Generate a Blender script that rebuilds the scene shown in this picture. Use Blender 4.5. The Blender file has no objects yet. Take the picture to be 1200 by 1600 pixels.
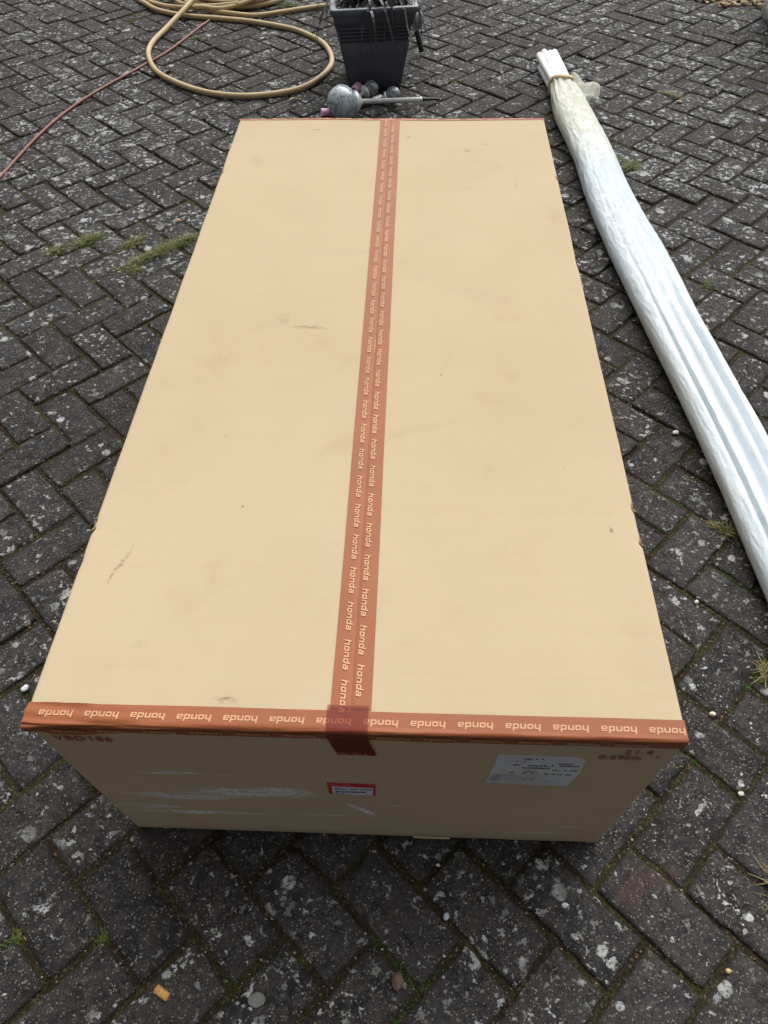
import bpy, bmesh, math, random
import numpy as np
from mathutils import Vector, Matrix, noise
from mathutils.geometry import tessellate_polygon

sc = bpy.context.scene
COL = sc.collection
RAD = math.radians
random.seed(7)
rng = np.random.default_rng(11)

# ------------------------------------------------------------ camera
cam_d = bpy.data.cameras.new("camera")
cam = bpy.data.objects.new("camera", cam_d)
COL.objects.link(cam)
cam_d.sensor_fit = 'VERTICAL'
cam_d.sensor_height = 24.0
cam_d.lens = 16.6017
cam_d.clip_start = 0.02
cam_d.clip_end = 500
RW = ((0.9992160617, 0.0357788793, -0.0169450239),
      (0.0177157045, -0.7868921744, -0.6168361692),
      (-0.0354036136, 0.6160524147, -0.7869091476))
M = Matrix(((RW[0][0], -RW[1][0], -RW[2][0]),
            (RW[0][1], -RW[1][1], -RW[2][1]),
            (RW[0][2], -RW[1][2], -RW[2][2]))).to_4x4()
M.translation = (0.0655, -0.3186, 1.3456)
cam.matrix_world = M
sc.camera = cam

# ------------------------------------------------------------ light
SUN_DIR = Vector((0.30, 0.80, 1.15)).normalized()       # towards the sun
elev = math.asin(SUN_DIR.z)
azim = math.atan2(SUN_DIR.x, SUN_DIR.y)
world = bpy.data.worlds.new("World")
sc.world = world
world.use_nodes = True
wt = world.node_tree
bg = wt.nodes['Background']
sky = wt.nodes.new('ShaderNodeTexSky')
sky.sky_type = 'NISHITA'
sky.sun_disc = False
sky.sun_elevation = elev
sky.sun_rotation = azim
sky.dust_density = 6.0
sky.air_density = 0.6
hs = wt.nodes.new('ShaderNodeHueSaturation')            # thin bright cloud: a whiter sky
hs.inputs['Saturation'].default_value = 0.12
wt.links.new(sky.outputs[0], hs.inputs['Color'])
wt.links.new(hs.outputs[0], bg.inputs[0])
bg.inputs[1].default_value = 0.115
sun_d = bpy.data.lights.new("sun", 'SUN')
sun_d.energy = 3.1
sun_d.angle = RAD(75)
sun_d.color = (1.0, 0.985, 0.96)
sun = bpy.data.objects.new("sun", sun_d)
COL.objects.link(sun)
sun.rotation_euler = (-SUN_DIR).to_track_quat('-Z', 'Y').to_euler()
sun.location = SUN_DIR * 20
sc.view_settings.view_transform = 'Standard'
sc.view_settings.look = 'None'
sc.view_settings.exposure = 0.24
sc.view_settings.gamma = 1.0
sc.view_settings.use_curve_mapping = False

# ------------------------------------------------------------ helpers
def tag(o, label=None, cat=None, group=None, kind=None):
    if label: o['label'] = label
    if cat: o['category'] = cat
    if group: o['group'] = group
    if kind: o['kind'] = kind
    return o

def empty(name, loc, label, cat, group=None, rz=0):
    o = bpy.data.objects.new(name, None)
    COL.objects.link(o)
    o.empty_display_size = 0.05
    o.location = loc
    o.rotation_euler = (0, 0, rz)
    return tag(o, label, cat, group)

def link(name, me, mat=None, parent=None, smooth=True):
    o = bpy.data.objects.new(name, me)
    COL.objects.link(o)
    if mat: me.materials.append(mat)
    if parent: o.parent = parent
    if smooth and len(me.polygons):
        me.polygons.foreach_set('use_smooth', [True] * len(me.polygons))
    return o

def mesh(name, V, F, mat=None, parent=None, smooth=True):
    me = bpy.data.meshes.new(name)
    me.from_pydata([tuple(v) for v in V], [], F)
    me.update()
    return link(name, me, mat, parent, smooth)

class MB:
    def __init__(s): s.V = []; s.F = []
    def add(s, V, F):
        n = len(s.V)
        s.V += [tuple(v) for v in V]
        s.F += [tuple(i + n for i in f) for f in F]
    def grid(s, rows, closed=False):
        m = len(rows[0]); V = [p for r in rows for p in r]; F = []
        for i in range(len(rows) - 1):
            for j in range(m if closed else m - 1):
                k = (j + 1) % m
                F.append((i * m + j, i * m + k, (i + 1) * m + k, (i + 1) * m + j))
        s.add(V, F)
    def lathe(s, prof, a, axis, n=24, caps=True):
        """prof: list of (t along axis, radius) from point a"""
        axis = Vector(axis).normalized()
        u = axis.orthogonal().normalized(); w = axis.cross(u)
        rows = []
        for t, r in prof:
            c = Vector(a) + axis * t
            rows.append([c + (u * math.cos(2 * math.pi * k / n) + w * math.sin(2 * math.pi * k / n)) * r for k in range(n)])
        b = len(s.V)
        s.grid(rows, True)
        if caps:
            s.F.append(tuple(b + k for k in reversed(range(n))))
            e = b + (len(rows) - 1) * n
            s.F.append(tuple(e + k for k in range(n)))
    def tube(s, pts, r, n=10, caps=True):
        pts = [Vector(p) for p in pts]
        up = Vector((0, 0, 1)); rows = []
        for i, p in enumerate(pts):
            d = (pts[min(i + 1, len(pts) - 1)] - pts[max(i - 1, 0)]).normalized()
            u = d.cross(up)
            if u.length < 1e-4: u = d.orthogonal()
            u.normalize(); w = u.cross(d)
            rr = r[i] if isinstance(r, (list, tuple)) else r
            rows.append([p + (u * math.cos(2 * math.pi * k / n) + w * math.sin(2 * math.pi * k / n)) * rr for k in range(n)])
        b = len(s.V)
        s.grid(rows, True)
        if caps:
            s.F.append(tuple(b + k for k in reversed(range(n))))
            e = b + (len(rows) - 1) * n
            s.F.append(tuple(e + k for k in range(n)))
    def build(s, name, mat=None, parent=None, smooth=True):
        return mesh(name, s.V, s.F, mat, parent, smooth)

def spline(pts, per=10):
    """Catmull-Rom through pts"""
    P = [Vector(p) for p in pts]
    P = [P[0] * 2 - P[1]] + P + [P[-1] * 2 - P[-2]]
    out = []
    for i in range(1, len(P) - 2):
        for k in range(per):
            t = k / per
            a, b, c, d = P[i - 1], P[i], P[i + 1], P[i + 2]
            out.append(0.5 * ((2 * b) + (c - a) * t + (2 * a - 5 * b + 4 * c - d) * t * t + (3 * b - a - 3 * c + d) * t ** 3))
    out.append(P[-2])
    return out

def sstep(a, b, x):
    t = min(1, max(0, (x - a) / (b - a)))
    return t * t * (3 - 2 * t)

def ns(x, y, z=0.0): return noise.noise((x, y, z))

# ------------------------------------------------------------ node helper
class NT:
    def __init__(s, name):
        s.m = bpy.data.materials.new(name)
        s.m.use_nodes = True
        s.t = s.m.node_tree
        s.t.nodes.clear()
        s.out = s.t.nodes.new('ShaderNodeOutputMaterial')
    def put(s, sock, v):
        if isinstance(v, bpy.types.NodeSocket): s.t.links.new(v, sock)
        elif isinstance(v, (tuple, list)) and sock.type == 'RGBA' and len(v) == 3: sock.default_value = (*v, 1)
        else: sock.default_value = v
    def n(s, typ, ins=None, **props):
        nd = s.t.nodes.new('ShaderNode' + typ)
        for k, v in props.items(): setattr(nd, k, v)
        for k, v in (ins or {}).items(): s.put(nd.inputs[k], v)
        return nd
    def obj(s): return s.n('TexCoord').outputs['Object']
    def noise(s, vec, scale, detail=3, rough=.55, dist=0., w=None):
        return s.n('TexNoise', {'Vector': vec, 'Scale': scale, 'Detail': detail, 'Roughness': rough, 'Distortion': dist}).outputs[0]
    def math(s, op, a, b=0.0, c=0.0, clamp=False):
        nd = s.n('Math', operation=op, use_clamp=clamp)
        s.put(nd.inputs[0], a); s.put(nd.inputs[1], b); s.put(nd.inputs[2], c)
        return nd.outputs[0]
    def step(s, v, a, b, lo=0., hi=1.):
        nd = s.n('MapRange', interpolation_type='SMOOTHSTEP')
        for k, x in zip(('Value', 'From Min', 'From Max', 'To Min', 'To Max'), (v, a, b, lo, hi)): s.put(nd.inputs[k], x)
        return nd.outputs[0]
    def mix(s, f, a, b, mode='MIX'):
        nd = s.n('Mix', data_type='RGBA', blend_type=mode)
        s.put(nd.inputs[0], f); s.put(nd.inputs[6], a); s.put(nd.inputs[7], b)
        return nd.outputs[2]
    def map(s, vec, scale=(1, 1, 1), loc=(0, 0, 0), rot=(0, 0, 0)):
        return s.n('Mapping', {'Vector': vec, 'Scale': scale, 'Location': loc, 'Rotation': rot}).outputs[0]
    def bump(s, h, strength=.5, dist=.001, normal=None):
        ins = {'Height': h, 'Strength': strength, 'Distance': dist}
        if normal is not None: ins['Normal'] = normal
        return s.n('Bump', ins).outputs[0]
    def attr(s, name): return s.n('Attribute', attribute_name=name)
    def bsdf(s, **ins):
        b = s.n('BsdfPrincipled')
        for k, v in ins.items(): s.put(b.inputs[k.replace('_', ' ')], v)
        return b.outputs[0]
    def done(s, sh):
        s.t.links.new(sh, s.out.inputs[0])
        return s.m

# ------------------------------------------------------------ materials: ground
def mat_paver():
    t = NT('paver_concrete')
    P = t.obj()
    tint = t.n('SeparateColor', {0: t.attr('tint').outputs['Color']})
    tr, tg, tb = tint.outputs[0], tint.outputs[1], tint.outputs[2]
    edge = t.attr('edge').outputs['Fac']
    xyz = t.n('SeparateXYZ', {0: P})
    big = t.noise(P, 1.3, 3, .6)
    base = t.mix(tg, (.0205, .0203, .0235), (.0330, .0265, .0240))
    base = t.mix(t.step(big, .35, .7), base, (.034, .032, .034))
    base = t.mix(t.math('MULTIPLY', t.step(tr, .35, 1.), .75), base, (.0125, .0122, .0135))
    mid = t.noise(P, 30, 5, .7)
    base = t.mix(t.step(mid, .42, .72), base, (.052, .047, .044))
    base = t.mix(t.step(mid, .48, .30), base, (.010, .0095, .0095))
    # aggregate grains
    vo = t.n('TexVoronoi', {'Vector': P, 'Scale': 260., 'Randomness': 1.})
    vc = t.n('SeparateColor', {0: vo.outputs['Color']})
    grain = t.math('MULTIPLY', t.step(vc.outputs[0], .76, .82), t.step(vo.outputs['Distance'], .55, .25))
    gcol = t.mix(vc.outputs[1], (.17, .16, .15), (.30, .25, .18))
    base = t.mix(t.math('MULTIPLY', grain, .75), base, gcol)
    fine = t.noise(P, 520, 2, .7)
    base = t.mix(t.step(fine, .58, .75), base, (.085, .080, .077))
    pit = t.step(t.noise(P, 330, 2, .6), .40, .30)
    base = t.mix(t.math('MULTIPLY', pit, .7), base, (.012, .011, .011))
    gr2 = t.noise(P, 135, 4, .75)
    base = t.mix(t.step(gr2, .53, .68, 0, .7), base, (.078, .072, .068))
    base = t.mix(t.step(gr2, .46, .34, 0, .8), base, (.013, .012, .013))
    # reddish worn patches
    red = t.step(t.noise(P, 3.1, 4, .6, .3), .64, .72)
    base = t.mix(t.math('MULTIPLY', red, .45), base, (.080, .050, .040))
    # lichen: more of it further up the drive
    dens = t.math('ADD', t.step(xyz.outputs[1], .0, 2.6, -.012, .024), t.math('MULTIPLY', t.math('SUBTRACT', tb, .5), .045))
    dens = t.math('ADD', dens, t.math('MULTIPLY', t.math('SUBTRACT', big, .5), .16))
    la = t.math('ADD', t.noise(P, 21, 6, .66, .25), dens)
    l1 = t.step(la, .612, .64)
    lb = t.math('ADD', t.noise(t.map(P, loc=(3, 7, 1)), 62, 4, .6, .2), dens)
    l2 = t.step(lb, .602, .628)
    vs = t.n('TexVoronoi', {'Vector': t.n('VectorMath', {0: P, 1: t.n('VectorMath', {0: t.n('TexNoise', {'Vector': P, 'Scale': 90., 'Detail': 3.}).outputs['Color'], 3: .010}, operation='SCALE').outputs[0]}, operation='ADD').outputs[0], 'Scale': 17., 'Randomness': 1.})
    vsc = t.n('SeparateColor', {0: vs.outputs['Color']})
    rad = t.math('MULTIPLY_ADD', vsc.outputs[1], .16, .09)
    l3 = t.math('MULTIPLY', t.step(t.math('SUBTRACT', vs.outputs['Distance'], rad), .03, -.02), t.step(t.math('ADD', vsc.outputs[0], t.math('MULTIPLY', dens, 2.6)), .62, .64))
    lich = t.math('MAXIMUM', t.math('MAXIMUM', l1, l2), l3)
    lich = t.math('MULTIPLY', lich, t.step(t.noise(P, 190, 3, .7), .33, .52, .15, 1))
    lcol = t.mix(t.step(t.noise(P, 14, 2), .42, .6), (.17, .175, .17), (.46, .475, .47))
    lcol = t.mix(t.math('MULTIPLY', l3, t.step(vsc.outputs[2], .5, .6)), lcol, (.46, .48, .49))
    base = t.mix(t.math('MULTIPLY', lich, .82), base, lcol)
    haze = t.step(t.noise(P, 8, 5, .7), .50, .75)
    base = t.mix(t.math('MULTIPLY', haze, .20), base, (.105, .108, .105))
    # dirt and moss creeping from the joints
    em = t.math('MULTIPLY', edge, t.step(t.noise(P, 60, 4, .7), .38, .58))
    base = t.mix(t.math('MULTIPLY', em, .85), base, (.021, .017, .009))
    h = t.math('ADD', t.math('MULTIPLY', fine, .5), t.math('MULTIPLY', mid, .8))
    h = t.math('ADD', h, t.math('ADD', t.math('MULTIPLY', grain, .5), t.math('MULTIPLY', gr2, .8)))
    h = t.math('SUBTRACT', h, t.math('MULTIPLY', pit, .7))
    h = t.math('ADD', h, t.math('MULTIPLY', lich, .4))
    return t.done(t.bsdf(Base_Color=base, Roughness=.88, Specular_IOR_Level=.18, Normal=t.bump(h, 1., .0021)))

def mat_joint():
    t = NT('joint_soil_and_moss')
    P = t.obj()
    a = t.noise(P, 7, 4, .65)
    b = t.noise(P, 160, 4, .7)
    c = t.step(b, .3, .7)
    soil = t.mix(c, (.010, .0075, .0055), (.034, .025, .015))
    moss = t.mix(c, (.016, .016, .006), (.046, .044, .013))
    col = t.mix(t.step(a, .44, .64), soil, moss)
    gr = t.n('TexVoronoi', {'Vector': P, 'Scale': 300.})
    gc = t.n('SeparateColor', {0: gr.outputs['Color']})
    col = t.mix(t.step(gc.outputs[0], .90, .93), col, (.08, .06, .04))
    return t.done(t.bsdf(Base_Color=col, Roughness=.95, Specular_IOR_Level=.15, Normal=t.bump(t.math('ADD', b, t.noise(P, 40, 3)), 1., .004)))

# ------------------------------------------------------------ ground and paving
ground = mesh('ground', [(-60, -60, -.0056), (60, -60, -.0056), (60, 60, -.0056), (-60, 60, -.0056)], [(0, 1, 2, 3)], mat_joint())
tag(ground, kind='structure')

S = 0.1048
TH = RAD(43.7)
CT, ST = math.cos(TH), math.sin(TH)
def lat(u, v):                                 # paving lattice -> metres
    du, dv = u - 2.85, v - 3.93
    return ((du * CT + dv * ST) * S, (-du * ST + dv * CT) * S)
AU, AV = -TH, math.pi / 2 - TH                 # direction of the two lattice axes

def paving():
    blocks = []
    for i in range(-110, 110):
        for j in range(-80, 130):
            d = (i - j) % 4
            if d == 0: cu, cv, ang = i + 1., j + .5, AU
            elif d == 3: cu, cv, ang = i + .5, j + 1., AV
            else: continue
            x, y = lat(cu, cv)
            if -4.2 < x < 4.2 and -1.4 < y < 6.4: blocks.append((x, y, ang))
    allV, loops, starts, totals, tint, edge = [], [], [], [], [], []
    nv = 0; nl = 0
    gap = .0074
    def template(step, ins):
        a0, b0, r0 = S - gap / 2, S / 2 - gap / 2, .005
        a, b, r = a0 - ins, b0 - ins, max(.0015, r0 - ins)
        P, N = [], []
        kl, ks = max(1, int((a0 - r0) * 2 / step)), max(1, int((b0 - r0) * 2 / step))
        def side(p, q, nx, ny, k):
            for m in range(k):
                f = m / k
                P.append((p[0] + (q[0] - p[0]) * f, p[1] + (q[1] - p[1]) * f)); N.append((nx, ny))
        def corner(cx, cy, t0, k):
            for m in range(k):
                an = t0 + math.pi / 2 * m / k
                P.append((cx + r * math.cos(an), cy + r * math.sin(an))); N.append((math.cos(an), math.sin(an)))
        k = 3 if step < .015 else 2
        side((-a + r, -b), (a - r, -b), 0, -1, kl); corner(a - r, -b + r, -math.pi / 2, k)
        side((a, -b + r), (a, b - r), 1, 0, ks); corner(a - r, b - r, 0, k)
        side((a - r, b), (-a + r, b), 0, 1, kl); corner(-a + r, b - r, math.pi / 2, k)
        side((-a, b - r), (-a, -b + r), -1, 0, ks); corner(-a + r, -b + r, math.pi, k)
        return np.array(P), np.array(N)
    INS = (.0185, .0068, .0030, .0008, 0.)
    T = {s: [template(s, q) for q in INS] for s in (.007, .02, .04)}
    for x, y, ang in blocks:
        st = .007 if y < 1.3 else (.02 if y < 3 else .04)
        TT = T[st]; n = len(TT[0][0])
        amp = .0011
        j = rng.normal(0, amp, n); j = (np.roll(j, 1) + j * 2 + np.roll(j, -1)) / 3
        low = rng.normal(0, 1, 4); th = np.linspace(0, 2 * math.pi, n, endpoint=False)
        j = j + .0007 * (low[0] * np.sin(2 * th + low[1]) + low[2] * np.sin(5 * th + low[3]))
        chip = np.zeros(n)
        if rng.random() < .6:                  # a knocked corner
            c0 = rng.integers(n); w = rng.uniform(.006, .016) / st
            dd = np.minimum(np.abs(np.arange(n) - c0), n - np.abs(np.arange(n) - c0))
            chip = np.maximum(0, 1 - dd / w) * rng.uniform(.001, .004)
        j = j - chip
        rag = np.abs(rng.normal(0, .0009, n)) if st < .03 else np.zeros(n)
        zz = (0., 0., -.0013, -.0048, -.03)
        aa = ang + rng.normal(0, .008); ca, sa = math.cos(aa), math.sin(aa)
        ox, oy = rng.normal(0, .0011, 2)
        hz = rng.normal(0, .0017); tx, ty = rng.normal(0, .008, 2)
        V = []
        for q in range(5):
            P, N = TT[q]
            L = P + N * (j - (rag if q == 1 else 0))[:, None] if q else P
            z = zz[q] + (hz + L[:, 0] * tx + L[:, 1] * ty if q < 4 else 0)
            if q == 1: z = z - chip * .4 - np.abs(rng.normal(0, .0003, n))
            V.append(np.stack([x + ox + L[:, 0] * ca - L[:, 1] * sa, y + oy + L[:, 0] * sa + L[:, 1] * ca, z * np.ones(n)], 1))
        V.append(np.array([[x + ox, y + oy, hz]]))
        allV.append(np.concatenate(V))
        for q in range(4):
            a0 = nv + q * n; k = np.arange(n); k2 = (k + 1) % n
            f = np.stack([a0 + n + k, a0 + n + k2, a0 + k2, a0 + k], 1)
            loops.append(f.ravel()); starts.append(nl + np.arange(n) * 4); totals.append(np.full(n, 4)); nl += 4 * n
        k = np.arange(n); cvi = nv + 5 * n
        loops.append(np.stack([nv + k, nv + (k + 1) % n, np.full(n, cvi)], 1).ravel()); starts.append(nl + k * 3); totals.append(np.full(n, 3)); nl += 3 * n
        tint.append(np.tile(np.append(rng.random(3), 1.), (5 * n + 1, 1)))
        edge.append(np.append(np.repeat((0., .15, .6, 1., 1.), n), 0.))
        nv += 5 * n + 1
    me = bpy.data.meshes.new('block_paving')
    V = np.concatenate(allV); L = np.concatenate(loops); s0 = np.concatenate(starts); tt = np.concatenate(totals)
    me.vertices.add(len(V)); me.vertices.foreach_set('co', V.ravel())
    me.loops.add(len(L)); me.loops.foreach_set('vertex_index', L.astype(np.int32))
    me.polygons.add(len(s0)); me.polygons.foreach_set('loop_start', s0.astype(np.int32)); me.polygons.foreach_set('loop_total', tt.astype(np.int32))
    me.update(calc_edges=True); me.validate()
    ca = me.color_attributes.new('tint', 'FLOAT_COLOR', 'POINT'); ca.data.foreach_set('color', np.concatenate(tint).ravel().astype(np.float32))
    ea = me.attributes.new('edge', 'FLOAT', 'POINT'); ea.data.foreach_set('value', np.concatenate(edge).astype(np.float32))
    o = link('block_paving', me, mat_paver(), None, False)
    tag(o, kind='structure')
    return o
paving()

# ------------------------------------------------------------ moss, grit (uncountable)
def simple(name, col, rough=.6, spec=.5, bump=None, var=None, **kw):
    t = NT(name); P = t.obj()
    c = col
    if var:
        sc_, c2 = var
        c = t.mix(t.step(t.noise(P, sc_, 4, .65), .35, .65), col, c2)
    ins = dict(Base_Color=c, Roughness=rough, Specular_IOR_Level=spec)
    if bump: ins['Normal'] = t.bump(t.noise(P, bump[0], 4, .65), bump[1], bump[2])
    ins.update(kw)
    return t.done(t.bsdf(**ins))

def attr_mat(name, rough=.7, spec=.3, trans=0.):
    t = NT(name)
    c = t.attr('col').outputs['Color']
    b = t.bsdf(Base_Color=c, Roughness=rough, Specular_IOR_Level=spec)
    if trans:
        tr = t.n('BsdfTranslucent', {'Color': c}).outputs[0]
        b = t.n('MixShader', {0: trans, 1: b, 2: tr}).outputs[0]
    return t.done(b)
BLADE = attr_mat('blade_green', .6, .3, .3)
GRIT = attr_mat('grit_stone', .75, .3)

class CB(MB):
    """mesh builder with a colour per vertex"""
    def __init__(s): super().__init__(); s.C = []
    def blade(s, p, d, up, L, w, col, bend=.6, seg=3):
        d = Vector(d).normalized(); side = d.cross(Vector((0, 0, 1)))
        if side.length < 1e-3: side = Vector((1, 0, 0))
        side.normalize()
        b = len(s.V); p = Vector(p)
        for k in range(seg + 1):
            t = k / seg
            c = p + d * (L * t * (1 - up + bend * t * up)) + Vector((0, 0, 1)) * (L * up * (t - bend * .55 * t * t))
            ww = w * (1 - t) ** .7 * .5 + w * .04
            s.V.append(tuple(c - side * ww)); s.V.append(tuple(c + side * ww))
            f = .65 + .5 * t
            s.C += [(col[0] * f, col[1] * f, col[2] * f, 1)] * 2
        for k in range(seg):
            i = b + 2 * k
            s.F.append((i, i + 1, i + 3, i + 2))
    def stone(s, p, r, col, flat=.7):
        b = len(s.V)
        th = random.random() * 6.3; e = random.uniform(.6, 1)
        ico = [(0, 0, 1)] + [(math.cos(a + th), math.sin(a + th) * e, random.uniform(.1, .6)) for a in (0, 1.05, 2.1, 3.15, 4.2, 5.25)]
        for q in ico:
            k = random.uniform(.8, 1.15)
            s.V.append((p[0] + q[0] * r * k, p[1] + q[1] * r * k, p[2] + q[2] * r * flat))
        for a in range(6):
            s.V.append((s.V[b + 1 + a][0], s.V[b + 1 + a][1], p[2] - .002))
        s.C += [(*col, 1)] * 13
        for a in range(6):
            n = (a + 1) % 6
            s.F.append((b, b + 1 + a, b + 1 + n))
            s.F.append((b + 1 + a, b + 7 + a, b + 7 + n, b + 1 + n))
    def build(s, name, mat, parent=None, smooth=False):
        o = mesh(name, s.V, s.F, mat, parent, smooth)
        ca = o.data.color_attributes.new('col', 'FLOAT_COLOR', 'POINT')
        ca.data.foreach_set('color', np.array(s.C, dtype=np.float32).ravel())
        return o

BX0, BX1, BY0, BY1 = -.413, .41, 0., 1.70
def in_box(x, y, m=.0): return BX0 - m < x < BX1 + m and BY0 - m < y < BY1 + m

def seams():
    """random points on the joints of the paving"""
    out = []
    for i in range(-60, 60):
        for j in range(-50, 80):
            d = (i - j) % 4
            x, y = lat(i, j)
            if not (-1.7 < x < 1.7 and -.45 < y < 3.2): continue
            # outline of the blocks, two edges per block
            if d == 0: segs = [((i, j), (i + 2, j)), ((i, j), (i, j + 1))]
            elif d == 3: segs = [((i, j), (i, j + 2)), ((i, j), (i + 1, j))]
            else: continue
            out += segs
    return out
SEGS = seams()

def moss():
    cb = CB()
    for (a, b) in SEGS:
        ym = lat(*a)[1]
        k = 34 if ym < 1.2 else 14
        for _ in range(k):
            t = random.random(); off = random.gauss(0, .024)
            u = a[0] + (b[0] - a[0]) * t; v = a[1] + (b[1] - a[1]) * t
            x, y = lat(u + (off if a[0] == b[0] else 0), v + (off if a[1] == b[1] else 0))
            if in_box(x, y, -.01): continue
            g = ns(x * 7, y * 7, 3) + .5 * ns(x * 30, y * 30, 1)
            if g < .10 + .1 * random.random(): continue
            br = random.random()
            col = (.030 + .035 * br, .036 + .04 * br, .008 + .006 * br) if random.random() < .8 else (.10, .085, .035)
            if g > .45: col = (.05, .10 + .05 * br, .015)
            for q in range(4):
                an = random.random() * 6.3
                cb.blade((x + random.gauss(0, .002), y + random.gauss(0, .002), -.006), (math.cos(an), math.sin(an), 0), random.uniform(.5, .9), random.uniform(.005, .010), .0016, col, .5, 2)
    tag(cb.build('joint_moss', BLADE), kind='stuff')
moss()

def grit():
    cb = CB()
    for k in range(5200):
        y = random.uniform(-.5, 1.2) if k < 3000 else random.uniform(-.4, 4.0)
        x = random.uniform(-1.6, 1.6)
        if in_box(x, y): continue
        q = random.random()
        col = (.16, .15, .14) if q < .5 else ((.30, .24, .16) if q < .8 else ((.42, .41, .38) if q < .93 else (.10, .055, .03)))
        r = random.uniform(.0007, .0017) if random.random() < .93 else random.uniform(.0018, .003)
        cb.stone((x, y, .0008), r, col)
    for k in range(2500):
        a, b = random.choice(SEGS); t = random.random()
        x, y = lat(a[0] + (b[0] - a[0]) * t + random.gauss(0, .02), a[1] + (b[1] - a[1]) * t + random.gauss(0, .02))
        if in_box(x, y): continue
        col = random.choice([(.12, .07, .035), (.20, .13, .07), (.30, .24, .16), (.16, .15, .14)])
        cb.stone((x, y, -.0045), random.uniform(.001, .0026), col)
    tag(cb.build('grit', GRIT), kind='stuff')
grit()

# ------------------------------------------------------------ grass tufts
def tuft(cx, cy, rx, n, L, label, ang=0., dry=.35, name='grass_tuft', rmin=.012):
    cb = CB()
    for _ in range(int(n * 1.6)):
        t = random.gauss(0, .45); s_ = random.gauss(0, .5)
        lx, ly = t * rx, s_ * rmin
        x = lx * math.cos(ang) - ly * math.sin(ang); y = lx * math.sin(ang) + ly * math.cos(ang)
        a = random.random() * 6.3
        br = random.random()
        col = (.060 + .04 * br, .092 + .05 * br, .024) if random.random() > dry else (.23 + .08 * br, .19 + .06 * br, .095)
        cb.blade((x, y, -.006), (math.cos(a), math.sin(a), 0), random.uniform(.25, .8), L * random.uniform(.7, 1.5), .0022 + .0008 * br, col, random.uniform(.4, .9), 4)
    o = cb.build(name, BLADE)
    o.location = (cx, cy, 0)
    tag(o, label, 'grass tuft' if name == 'grass_tuft' else 'weed', 'grass tufts growing in the paving joints')
A45 = AV
tuft(-1.160, 1.851, .035, 130, .030, 'small grass tuft at the left end of the row of tufts left of the box', A45)
tuft(-1.065, 1.910, .050, 260, .036, 'bushy green grass tuft second from the left in the row left of the box', A45, .25)
tuft(-.905, 1.905, .060, 200, .030, 'yellowing grass tuft in the joint above the longest grass strip left of the box', A45, .5)
tuft(-.815, 1.835, .110, 480, .032, 'longest strip of grass in a joint left of the cardboard box', A45, .4)
tuft(-.725, 1.915, .050, 200, .034, 'grass tuft nearest the left side of the cardboard box', A45, .3)
tuft(-.865, 1.745, .030, 90, .022, 'sparse low grass tuft below the longest grass strip', AU, .5)
tuft(.895, 2.440, .040, 240, .034, 'bright green grass tuft in a joint right of the plastic wrapped pipes', AV, .15)
tuft(.870, 2.505, .030, 80, .022, 'thin grass tuft just beyond the bright green one right of the pipes', AU, .3)
tuft(1.185, 3.090, .070, 160, .034, 'yellow green grass strip in a joint farthest right of the pipe ends', AU, .35)
tuft(1.003, 1.676, .035, 90, .020, 'tiny green tuft in a joint right of the middle of the wrapped pipes', AV, .1)
tuft(.803, .695, .028, 80, .034, 'spiky dry grass tuft touching the left edge of the wrapped pipes', 0, .65)
tuft(.800, .340, .026, 70, .034, 'straw and green grass tuft at the right edge beyond the near right box corner', 1.2, .6)
tuft(.705, -.050, .022, 60, .042, 'straw coloured grass tuft at the lower right edge of the picture', 1.2, .7)
tuft(.444, .155, .025, 60, .028, 'dry wispy tuft beside the near right side of the box', AV, .85)
tuft(-.577, -.173, .020, 34, .017, 'small green tuft at the far left edge of the nearest paving', AV, .1)
tuft(-.428, -.168, .016, 40, .011, 'dense mossy tuft in a joint nearest the bottom left', AV, .0)
tuft(-1.060, 3.800, .045, 90, .030, 'low green tuft beside the thin reddish cable', 0, .1)
tuft(-.640, 4.240, .045, 90, .070, 'leafy green weed at the right side of the coiled hose', 0, .0, 'weed', .03)
tuft(-1.430, 4.330, .050, 80, .060, 'leafy green weed at the left side of the coiled hose', 0, .0, 'weed', .03)
tuft(-.300, 3.300, .040, 70, .022, 'flat green tuft on the paving at the left foot of the planter', 0, .1)
tuft(.270, 3.270, .060, 90, .018, 'low mossy tuft on the paving right of the planter', AV, .2)
tuft(1.760, 4.100, .040, 80, .030, 'small green tuft in front of the leaf litter', 0, .05)

# ------------------------------------------------------------ loose stones and scraps
def pebble(x, y, r, col, label, flat=.6, rot=0., name='pebble'):
    bm = bmesh.new()
    bmesh.ops.create_icosphere(bm, subdivisions=3, radius=1)
    k = random.random() * 9
    for v in bm.verts:
        d = 1 + .28 * ns(v.co.x * 1.3 + k, v.co.y * 1.3, v.co.z * 1.3 + k) + .1 * ns(v.co.x * 4 + k, v.co.y * 4, v.co.z * 4)
        v.co = Vector((v.co.x * d * r, v.co.y * d * r * .72, v.co.z * d * r * flat))
    me = bpy.data.meshes.new(name); bm.to_mesh(me); bm.free()
    o = link(name, me, simple('stone_' + name, col, .7, .3, (400, .4, .0006), (300, tuple(c * .7 for c in col))))
    o.location = (x, y, r * flat * .75 + .001); o.rotation_euler = (0, 0, rot)
    tag(o, label, 'pebble' if name == 'pebble' else 'scrap', 'loose stones on the paving')
pebble(-.709, .260, .0085, (.62, .66, .66), 'elongated white chip by the left side of the box', .45, .9)
pebble(.139, -.119, .0062, (.42, .50, .60), 'small pale blue chip in a joint in front of the box', .6, 1.2)
pebble(.061, -.212, .0125, (.13, .085, .065), 'smooth brown oval pebble in front of the box', .6, 1.3)
pebble(.126, -.041, .0036, (.62, .60, .55), 'tiny white pebble close to the bottom edge of the box', .8)
pebble(.337, -.096, .0060, (.50, .50, .50), 'rounded whitish pebble below the near right box corner', .7)
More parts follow.
